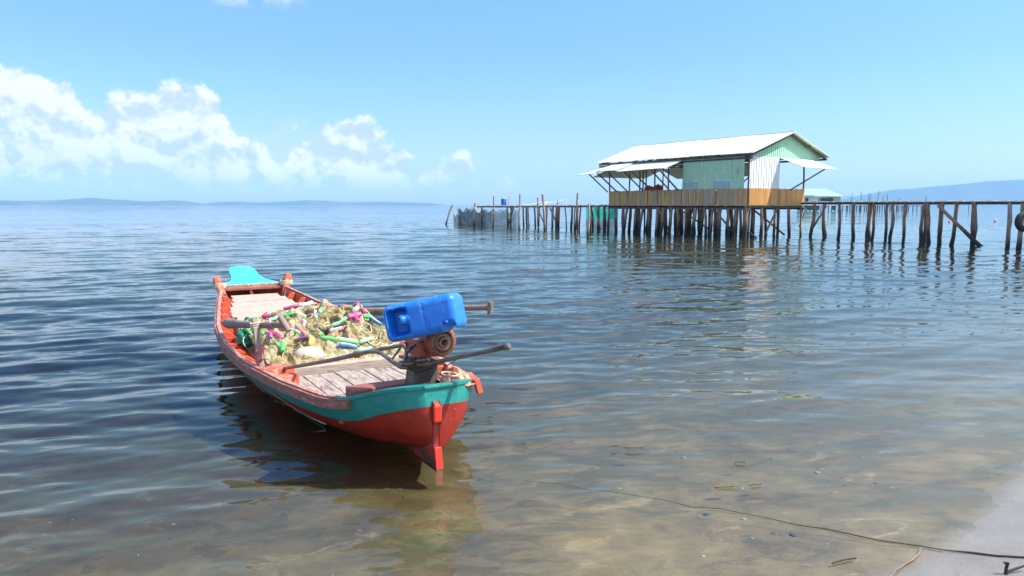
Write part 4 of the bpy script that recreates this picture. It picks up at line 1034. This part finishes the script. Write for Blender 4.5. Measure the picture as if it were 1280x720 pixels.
stringer([(-.45, 4.0), (-.2, 3.7), (.05, 3.55), (.1, 3.2), (.05, 2.9)], [Mt, Pk, Gn, Mt, Pk])
stringer([(.2, 4.1), (.25, 3.8), (.2, 3.4), (.35, 3.1), (.3, 2.85)], [Gn, Mt, Wh, Pk, Gn])
stringer([(.55, 3.9), (.48, 3.5), (.60, 3.2), (.5, 2.9), (.6, 2.6)], [Pk, Bl, Pk, Mt, Ye])
stringer([(-.6, 3.0), (-.45, 2.75), (-.5, 2.4), (-.3, 2.25)], [Gn, Pk, Pu, Gn], .12)
stringer([(-.1, 2.4), (.1, 2.25), (.35, 2.3), (.55, 2.45)], [Gn, Gn, Mt, Gn], .06)
stringer([(.3, 3.3), (.5, 3.05), (.35, 2.7), (.45, 2.45)], [Pk, Pk, Mt, Pk], .14)
stringer([(-.62, 3.3), (-.6, 3.0), (-.55, 2.65)], [Mt, Gn], .2)
stringer([(-.3, 4.2), (.0, 4.1), (.3, 4.15)], [Mt, Pk, Gn], .12)
stringer([(-.15, 3.3), (-.05, 3.0), (-.2, 2.75), (-.05, 2.45)], [Bl, Pk, Gn, Pk, Mt], .14)
stringer([(.65, 3.6), (.62, 3.3), (.66, 3.0)], [Mt, Pk, Ye], .1)
stringer([(.05, 3.9), (-.15, 3.9), (-.35, 3.75)], [Gn, Pk, Mt], .1)
stringer([(-.3, 2.55), (-.15, 2.35), (-.25, 2.2)], [Pu, Ye, Bl], .05)
stringer([(-.05, 3.75), (-.3, 3.45), (-.3, 3.1)], [Pk, Mt, Pu, Gn], .1)
stringer([(.5, 3.65), (.3, 3.55), (.12, 3.35), (.2, 3.1)], [Pk, Gn, Mt, Pk], .1)
stringer([(.1, 2.75), (.3, 2.7), (.52, 2.75), (.6, 2.9)], [Mt, Pk, Gn, Mt], .05)
stringer([(-.45, 3.8), (-.5, 3.55), (-.4, 3.3)], [Ye, Gn, Mt], .1)
stringer([(.0, 2.2), (.2, 2.16), (.4, 2.2)], [Bl, Gn, Gn], .03)
stringer([(-.05, 4.05), (.15, 3.9), (.4, 4.0)], [Pk, Wh, Gn], .1)
stringer([(-.5, 2.6), (-.4, 2.45), (-.45, 2.25)], [Pk, Gn, Wh], .04)
for _ in range(16):
    x0, a0 = rf.uniform(-.4, .5), rf.uniform(2.5, 3.95); an = rf.uniform(0, 6.28); ln = rf.uniform(.3, .6); cv_ = rf.uniform(-1.8, 1.8)
    P_ = [nloc(max(-.58, min(.62, x0+math.cos(an+q*cv_)*ln*(q-.5))), max(2.3, min(4.2, a0+math.sin(an+q*cv_)*ln*(q-.5))), .004+.012*math.sin(q*3.14)) for q in [i/17 for i in range(18)]]
    b = MB(); b.tube(P_, [.008+rf.uniform(.018, .042)*math.sin(math.pi*(i+.6)/18.2)**.7 for i in range(18)], 12); b.build('net_roll', M['net'], nt)
for _ in range(26):
    x0, a0 = rf.uniform(-.55, .6), rf.uniform(2.35, 4.1); an = rf.uniform(0, 6.28); ln = rf.uniform(.15, .4)
    cords.tube([nloc(max(-.66, min(.66, x0+math.cos(an+q*1.2)*ln*q)), max(2.2, min(4.3, a0+math.sin(an+q*1.2)*ln*q)), .012) for q in [i/9 for i in range(10)]], rf.uniform(.003, .007), 5)
cords.build('float_line', M['netrope'], nt)
# things lying on or by the net
q = tow((-.23, 2.22, .31)); t = empty('buoy', q, BR, 'large cream oval buoy lying in front of the net heap in the boat', 'buoy')
b = MB(); b.lathe([(.001, -.13), (.05, -.12), (.082, -.07), (.09, 0), (.082, .07), (.05, .12), (.02, .135), (.02, .16), (.001, .16)], 20, Matrix.Rotation(R(90), 4, 'Y') @ Matrix.Rotation(R(20), 4, 'X')); b.build('buoy_shell', M['buoyw'], t)
b = MB(); b.tube([Vector((.16, 0, 0)), Vector((.2, -.02, -.03)), Vector((.24, -.06, -.08))], .006, 5); b.build('tie', M['rope'], t)
q = tow((-.60, 3.05, .38)); t = empty('plastic_bag', q, BR, 'crumpled dark green plastic bag wedged between net and left ribs', 'bag')
vs = []; NU, NV = 22, 16
for j in range(NV+1):
    for i in range(NU):
        th, ph = 2*math.pi*i/NU, math.pi*j/NV; f = .78+.75*(float(fbm(i*.9, j*.9, 3, 5))-.5)
        vs.append((.12*math.sin(ph)*math.cos(th)*f, .15*math.sin(ph)*math.sin(th)*f, .11*math.cos(ph)*f))
b = MB(); b.add(vs, [(j*NU+i, j*NU+(i+1) % NU, (j+1)*NU+(i+1) % NU, (j+1)*NU+i) for j in range(NV) for i in range(NU)], 0, False); b.build('bag', M['greenbag'], t)
q = tow((.20, .10, .505)); t = empty('rag', q, BR, 'salmon coloured rag bundled on the stern corner of the boat', 'cloth')
NN = 40; g = np.linspace(-1, 1, NN); gx, gy = np.meshgrid(g, g, indexing='ij'); rr_ = np.sqrt(gx**2+gy**2)
zz = .075*np.clip(1-rr_**2.2, 0, 1)**.6*(.5+1.0*fbm(gx*3+2, gy*3, 4, 12))+.02*np.sin(gx*9+gy*5+3*fbm(gx*2, gy*2, 2, 4))*np.clip(1.2-rr_, 0, 1)-.03
V = np.stack([(gx*.10*(1-.2*np.abs(gy))).ravel(), (gy*.16*(1-.15*np.abs(gx))).ravel(), zz.ravel()], -1); grid_mesh('cloth', V, NN, NN, M['rag'], True, t)
b = MB(); b.tube([Vector((-.08+.05*math.cos(i*.7), -.08+.09*math.sin(i*.7), .035+.002*i)) for i in range(9)], .007, 5); b.build('cord_coil', M['rope'], t)

# ------------------------------------------------------------------ long-tail engine
EL = tow((.05, .31, .565))
en = empty('boat_engine', EL, 0, 'rusty red long-tail boat engine with steel tubes mounted on the stern', 'engine')
ax = (-by_).normalized()                                    # crankshaft points aft
fc = atY(552.5, 427, 4.80)
# flywheel housing along the shaft axis
rot = ax.to_track_quat('Z', 'Y').to_matrix().to_4x4()
def lat(prof, c, n=28): 
    return MB().lathe(prof, n, Matrix.Translation(c) @ rot)
b = lat([(.06, -.20), (.088, -.17), (.096, -.10), (.101, -.03), (.102, .0), (.097, .012), (.084, .016)], fc); rel(b, EL).build('flywheel_housing', M['engine'], en)
b = lat([(.084, .006), (.084, .020), (.076, .025), (.040, .022)], fc); fw = rel(b, EL).build('flywheel_screen', M['rustmetal'], en)
b = MB()
for i in range(34):
    t = 2*math.pi*i/34; c = fc+(rot @ Vector((0.064*math.cos(t), .064*math.sin(t), .026))); d = (rot.to_3x3() @ Vector((math.cos(t), math.sin(t), 0)))
    b.beam(c-d*.008, c+d*.008, .005, .006, 0, ax)
rel(b, EL).build('screen_slots', M['hole'], fw)
b = lat([(.036, .018), (.038, .034), (.030, .040), (.022, .040), (.020, .028), (.001, .026)], fc, 20); rel(b, EL).build('pulley', M['rustmetal'], fw)
b = lat([(.013, .026), (.013, .044), (.001, .046)], fc, 6); rel(b, EL).build('hub_nut', M['black'], fw)
# crankcase, cylinder, exhaust, base
b = MB(); er = Matrix((bx_, by_, Vector((0, 0, 1)))).transposed()
cc = fc+by_*.13+Vector((-.06, 0, -.055)); b.box(cc, (.17, .16, .12), er); b.box(cc+by_*.12+Vector((0, 0, .0)), (.13, .12, .10), er); rel(b, EL).build('crankcase', M['engine'], en, .015)
b = MB(); b.tube([cc-bx_*.05+Vector((0, 0, -.09)), cc-bx_*.12-by_*.02+Vector((0, 0, -.10)), cc-bx_*.20-by_*.05+Vector((0, 0, -.085))], [.022, .026, .020], 10); rel(b, EL).build('exhaust', M['steel'], en)
b = MB(); b.box(Vector((EL.x, EL.y, .60))+by_*.02, (.20, .34, .02), er); b.box(Vector((EL.x, EL.y, .645)), (.05, .05, .10), er)
for q_ in (-.08, .08): b.beam(Vector((EL.x, EL.y, .60))+bx_*q_*.8+by_*.1, cc+bx_*q_*.7+Vector((0, 0, -.06)), .03, .02)
rel(b, EL).build('mount_plate', M['rustmetal'], en, .004)
for i in range(6):
    t = i*math.pi/3+.3; c = fc+(rot @ Vector((.090*math.cos(t), .090*math.sin(t), -.002))); b = MB(); b.lathe([(.006, 0), (.006, .012), (.001, .014)], 6, Matrix.Translation(c) @ rot); rel(b, EL).build('bolt', M['rustmetal'], en)
b = MB(); b.tube([cc+Vector((-.05, -.08, .03)), cc+Vector((-.10, -.12, -.02)), cc+Vector((-.13, -.10, -.10)), cc+Vector((-.05, -.08, -.16)), cc+Vector((.05, -.07, -.13))], .006, 7); rel(b, EL).build('fuel_hose', M['black'], en)
b = MB(); b.tube([cc+Vector((.0, -.09, .0)), cc+Vector((.05, -.13, -.05)), cc+Vector((.16, -.13, -.10)), Vector((EL.x+.28, EL.y-.18, .66))], .0035, 6); rel(b, EL).build('throttle_cable', M['black'], en)
# tubes
Tl = [atY(634, 433.2, 4.50), atY(600, 441, 4.62), atY(560, 449.5, 4.74), atY(530, 456, 4.83), atY(510, 459.5, 4.9), atY(501, 459, 4.94), atY(492, 453, 4.98), atY(477, 442, 5.06), atY(470, 439.5, 5.1), atY(462, 439.5, 5.13), atY(445, 442.5, 5.2)]
b = MB(); b.tube(Tl, [.014, .014, .0145, .0145, .0145, .0145, .0145, .0145, .0145, .0145, .0145], 10); rel(b, EL).build('tiller_tube', M['steel'], en)
d = (Tl[0]-Tl[1]).normalized(); b = MB(); b.tube([Tl[0]-d*.14, Tl[0]-d*.02, Tl[0]-d*.02+d*.001, Tl[0]+d*.01, Tl[0]+d*.02], [.0175, .0175, .023, .023, .016], 10); rel(b, EL).build('tiller_grip', M['steel'], en)
Sh = [atY(507, 431, 5.02), atY(478, 436, 5.12), atY(446, 443, 5.24), atY(420, 449, 5.38), atY(380, 456.5, 5.66), atY(338, 463.5, 5.98)]
b = MB(); b.tube(Sh, [.013, .014, .019, .017, .015, .012], 10); rel(b, EL).build('shaft_tube', M['steel'], en)
b = MB(); c = Sh[2]; d = (Sh[2]-Sh[3]).normalized(); b.tube([c-d*.02, c+d*.02], .026, 12); c = Sh[1].lerp(Sh[2], .3); b.tube([c-d*.012, c+d*.012], .022, 12); rel(b, EL).build('collar', M['rustmetal'], en)
b = MB(); b.tube([atY(500, 430, 5.0), atY(506, 432, 4.98), atY(508, 440, 4.96), atY(507, 458, 4.93)], .011, 8); b.tube([atY(501, 434, 5.0), atY(488, 452, 5.0)], .008, 7)
b.tube([atY(512, 437, 4.9), atY(514, 432, 4.88), atY(518, 432, 4.86)], .007, 7); b.tube([atY(520, 452, 4.86), atY(536, 449, 4.8)], .016, 9); b.tube([atY(509, 437, 4.95), atY(530, 452, 4.85)], .012, 8)
rel(b, EL).build('support_tubes', M['steel'], en)
pc = Sh[5]; d = (Sh[5]-Sh[4]).normalized(); b = MB(); b.tube([pc, pc+d*.05], [.018, .010], 9); pr_ = rel(b, EL).build('propeller', M['rustmetal'], en)
for i in range(2):
    b = MB(); u = d.cross(Vector((0, 0, 1))).normalized(); v = u.cross(d); t = i*math.pi+1.1; e = u*math.cos(t)+v*math.sin(t); e2 = d.cross(e)
    c = pc+d*.025; pp = [c+e2*.010, c+e*.04+e2*.028+d*.012, c+e*.085+e2*.016+d*.016, c+e*.09-e2*.006, c+e*.05-e2*.022-d*.012, c-e2*.010]
    b.add([q_+d*.002 for q_ in pp]+[q_-d*.002 for q_ in pp], [tuple(range(6)), tuple(range(11, 5, -1))]+[(i_, (i_+1) % 6, 6+(i_+1) % 6, 6+i_) for i_ in range(6)])
    rel(b, EL).build('blade', M['rustmetal'], pr_)
b = MB(); c = Sh[5].lerp(Sh[4], .33); b.beam(c, c+Vector((-.02, -.02, -.10)), .02, .006); b.beam(c+d*(-.06), c+d*(-.02)+Vector((.01, 0, -.08)), .018, .006); rel(b, EL).build('skeg_fin', M['rustmetal'], en)

# ------------------------------------------------------------------ blue canister lying on the engine
CC = atY(531.5, 396.5, 4.72)
e1 = Vector((.960, -.16, .225)).normalized()                       # neck end -> base
up = Vector((-.10, .12, 1)); e2 = e1.cross(up).normalized(); e3 = e2.cross(e1).normalized()
if e2.y > 0: e2 = -e2
cn = empty('canister', CC-Vector((0, 0, .11)), 0, 'bright blue plastic canister lying on its side on top of the engine', 'canister')
LX, LY, LZ = .245, .125, .118
import bmesh
bm = bmesh.new(); NX, NY, NZ = 84, 26, 36
vmap = {}
def vv(i, j, k):
    key = (i, j, k)
    if key not in vmap: vmap[key] = bm.verts.new((-1+2*i/NX, -1+2*j/NY, -1+2*k/NZ))
    return vmap[key]
for i in range(NX):
    for j in range(NY):
        bm.faces.new((vv(i, j, 0), vv(i, j+1, 0), vv(i+1, j+1, 0), vv(i+1, j, 0))); bm.faces.new((vv(i, j, NZ), vv(i+1, j, NZ), vv(i+1, j+1, NZ), vv(i, j+1, NZ)))
for i in range(NX):
    for k_ in range(NZ):
        bm.faces.new((vv(i, 0, k_), vv(i+1, 0, k_), vv(i+1, 0, k_+1), vv(i, 0, k_+1))); bm.faces.new((vv(i, NY, k_), vv(i, NY, k_+1), vv(i+1, NY, k_+1), vv(i+1, NY, k_)))
for j in range(NY):
    for k_ in range(NZ):
        bm.faces.new((vv(0, j, k_), vv(0, j, k_+1), vv(0, j+1, k_+1), vv(0, j+1, k_))); bm.faces.new((vv(NX, j, k_), vv(NX, j+1, k_), vv(NX, j+1, k_+1), vv(NX, j, k_+1)))
def bump2(x, c, w0): t = max(0, 1-abs(x-c)/w0); return t*t*(3-2*t)
def sst(x, a, b_): t = max(0, min(1, (x-a)/(b_-a))); return t*t*(3-2*t)
for v in bm.verts:
    x, y, z = v.co
    # rounded box: inner box plus a corner radius
    rad = .05; p = Vector((x*LX, y*LY, z*LZ)); inner = Vector((max(-LX+rad, min(LX-rad, p.x)), max(-LY+rad, min(LY-rad, p.y)), max(-LZ+rad, min(LZ-rad, p.z))))
    dd = p-inner
    if dd.length > 1e-6: dd = dd.normalized()*rad
    q = inner+dd
    # y = -1 faces the viewer, x = -1 is the neck end, z up
    rf2 = sst(x, -.90, -.74)*(1-sst(x, -.50, -.26))*(1-sst(abs(z), .56, .80)) if y < -.99 else 0
    q.y += .105*rf2
    # spigot notch at the lower right, belly ribs and moulded seam
    nt_ = sst(x, .52, .66)*(1-sst(x, .80, .95))*(1-sst(z, -.75, -.35)); q.y += .03*nt_ if y < -.9 else 0; q.z += .03*nt_ if z < -.9 else 0
    if z > .95: q.z += -.006*bump2(x, -.35, .10)-.006*bump2(x, .55, .08)
    if y < -.95 and abs(z) < .8: q.y += .004*bump2(x, .12, .05)
    v.co = q
bmesh.ops.recalc_face_normals(bm, faces=bm.faces)
me = bpy.data.meshes.new('canister_body'); bm.to_mesh(me); bm.free(); me.materials.append(M['bluecan'])
me.polygons.foreach_set('use_smooth', [True]*len(me.polygons))
cb = bpy.data.objects.new('canister_body', me); C.objects.link(cb); cb.parent = cn
CM = Matrix((e1, -e2, e3)).transposed().to_4x4(); CM.translation = Vector((0, 0, .11)); cb.matrix_local = CM
md = cb.modifiers.new('s', 'SUBSURF'); md.levels = 1; md.render_levels = 1
def cpt(p): return CM @ Vector(p)
nkd = Vector((-.80, -.60, 0)).normalized(); n0 = Vector((-.085, -.095, .01))
b = MB(); nm4 = CM @ Matrix.Translation(n0) @ nkd.to_track_quat('Z', 'Y').to_matrix().to_4x4()
b.lathe([(.042, -.03), (.040, .012), (.034, .016), (.031, .022), (.034, .026), (.031, .030), (.031, .036), (.034, .040), (.031, .044), (.031, .056), (.024, .058), (.023, .02), (.001, .015)], 24, nm4)
nk = b.build('neck', M['bluecan'], cn)
b = MB(); b.lathe([(.0232, .040), (.001, .039)], 20, nm4); b.build('neck_opening', M['hole'], nk)
b = MB(); b.tube([cpt((-.222, -.085, -.004)), cpt((-.19, -.022, -.004)), cpt((-.13, -.022, -.002))], [.004, .004, .004], 7); b.build('handle_seam', M['bluedark'], cn)
b = MB(); b.lathe([(.014, 0), (.014, .022), (.008, .026)], 12, CM @ Matrix.Translation((.165, -.115, -.06)) @ Matrix.Rotation(R(90), 4, 'X')); b.build('spigot', M['bluedark'], cn)
b = MB()
for (x, z) in ((-.215, .07), (-.165, .085), (-.215, -.09), (-.16, -.095), (.17, .075)): b.lathe([(.006, 0), (.005, .004), (.001, .005)], 8, CM @ Matrix.Translation((x, -.121, z)) @ Matrix.Rotation(R(90), 4, 'X'))
b.tube([cpt((.06, -.1265, -.01)), cpt((.063, -.1265, -.045)), cpt((.060, -.1255, -.075))], .0022, 5)
b.build('moulded_marks', M['bluedark'], cn)

# ================================================================== SHORE LITTER
rg_ = random.Random(23); b = MB()
for i in range(380):
    x0, y0 = rg_.uniform(-4.5, 6.5), rg_.uniform(2.6, 7.5); d0 = float(shore(np.array(x0), np.array(y0)))
    if d0 > 4.2 or d0 < -1.6 or fbm(np.array(x0*1.3), np.array(y0*1.3), 3, 90) < .44: continue
    sz = rg_.uniform(.004, .012)*(1+1.0*(rg_.random() < .06)); z0 = float(bed(np.array(x0), np.array(y0)))
    vs = []; n1_ = 6; an = rg_.uniform(0, 6.28)
    rx_ = [rg_.uniform(.7, 1.3) for _ in range(n1_)]
    for hh, sc_ in ((-.3, .8), (.15, 1.0), (.45, .6)):
        for j in range(n1_): vs.append((x0+sz*sc_*rx_[j]*math.cos(an+j*6.283/n1_)*1.3, y0+sz*sc_*rx_[j]*math.sin(an+j*6.283/n1_), z0+sz*hh))
    b.add(vs, [(q*n1_+j, q*n1_+(j+1) % n1_, (q+1)*n1_+(j+1) % n1_, (q+1)*n1_+j) for q in range(2) for j in range(n1_)]+[tuple(range(2*n1_, 3*n1_))], rg_.choice((0, 0, 1, 2)), True)
o = b.build('shell_grit', [P('grit_dark', (.06, .055, .045), .7), P('grit_grey', (.20, .19, .16), .7), P('shell_pale', (.30, .27, .21), .6)]); tag(o, kind='stuff')

pts = [atz(px, py, .006) for px, py in ((640, 600), (700, 607), (760, 616), (830, 627), (900, 638), (960, 650), (1030, 663), (1100, 676), (1151, 682))]
def onbed(px, py, dz): q = atz(px, py, 0); q.z = max(.004, float(bed(np.array(q.x), np.array(q.y))))+dz; return q
pts = [onbed(px, py, .006) for px, py in ((655, 603), (700, 607), (730, 613), (760, 616), (830, 627), (865, 636), (900, 638), (960, 650), (1000, 659), (1030, 663), (1100, 678), (1151, 685), (1180, 690), (1215, 694), (1245, 699), (1300, 704), (1350, 712))]
t = empty('mooring_line', pts[8], 0, 'long thin dark line running from the shallows onto the wet sand at lower right', 'rope')
b = MB(); b.tube(pts, [.0012]*3+[.0018]*6+[.0028]*4+[.0046]*4, 6); rel(b, pts[8]).build('line', M['seaweed'], t)
pts = [onbed(px, py, .008) for px, py in ((1152, 687), (1148, 695), (1141, 702), (1131, 708), (1119, 716), (1110, 726))]
t = empty('twig', pts[2], 0, 'curved tan twig at the water edge below the dark line', 'twig')
b = MB(); b.tube(pts, [.003, .005, .006, .005, .005, .003], 6); rel(b, pts[2]).build('twig_stem', M['twigm'], t)
q0 = onbed(1257, 722, .0); t = empty('driftwood', q0, 0, 'small dark forked stick poking up from the sand at the bottom right corner', 'stick')
b = MB(); b.tube([q0, q0+Vector((.0, .0, .03)), q0+Vector((.005, 0, .055))], [.009, .007, .008], 6); b.tube([q0+Vector((0, 0, .01)), q0+Vector((.05, .01, .02)), q0+Vector((.11, .02, .035))], [.006, .006, .004], 6); b.tube([q0+Vector((0, 0, .045)), q0+Vector((-.012, 0, .055))], .005, 5)
rel(b, q0).build('stick', M['seaweed'], t)
q0 = onbed(1040, 706, .004); q1 = onbed(1070, 700, .006); t = empty('twig', q0, 0, 'thin straight twig lying in the shallows left of the curved twig', 'twig')
b = MB(); b.tube([q0, q0.lerp(q1, .5)+Vector((0, 0, .004)), q1], .004, 5); rel(b, q0).build('twig_stem', M['seaweed'], t)
for px, py, sz, lab in ((793, 560, .075, 'largest brown leaf floating right of the boat stern'), (767, 558, .03, 'small leaf fragment floating beside the largest leaf'), (905, 609, .07, 'narrow leaf floating nearest the dark line'), (944, 606, .05, 'slightly curled leaf floating right of the narrow one'), (925, 578, .04, 'small dark leaf floating below the wavy reflections at right')):
    q0 = atz(px, py, .012); t = empty('leaf', q0, rd.uniform(-.3, .3), lab, 'leaf', 'leaves floating in the shallows')
    vs = []
    for i in range(9):
        f = i/8; wv = .22*sz*math.sin(f*math.pi)**.7
        for j in (-1, 0, 1): vs.append(((f-.5)*sz*1.6, j*wv, .004*math.sin(f*3)+.005*abs(j)))
    vs += [(x, y, z-.003) for x, y, z in vs]
    fs = [(i*3+j, i*3+j+1, (i+1)*3+j+1, (i+1)*3+j) for i in range(8) for j in range(2)]; fs += [tuple(27+q for q in f)[::-1] for f in fs]
    b = MB(); b.add(vs, fs, 0, True); b.build('leaf_blade', M['leafm'], t)
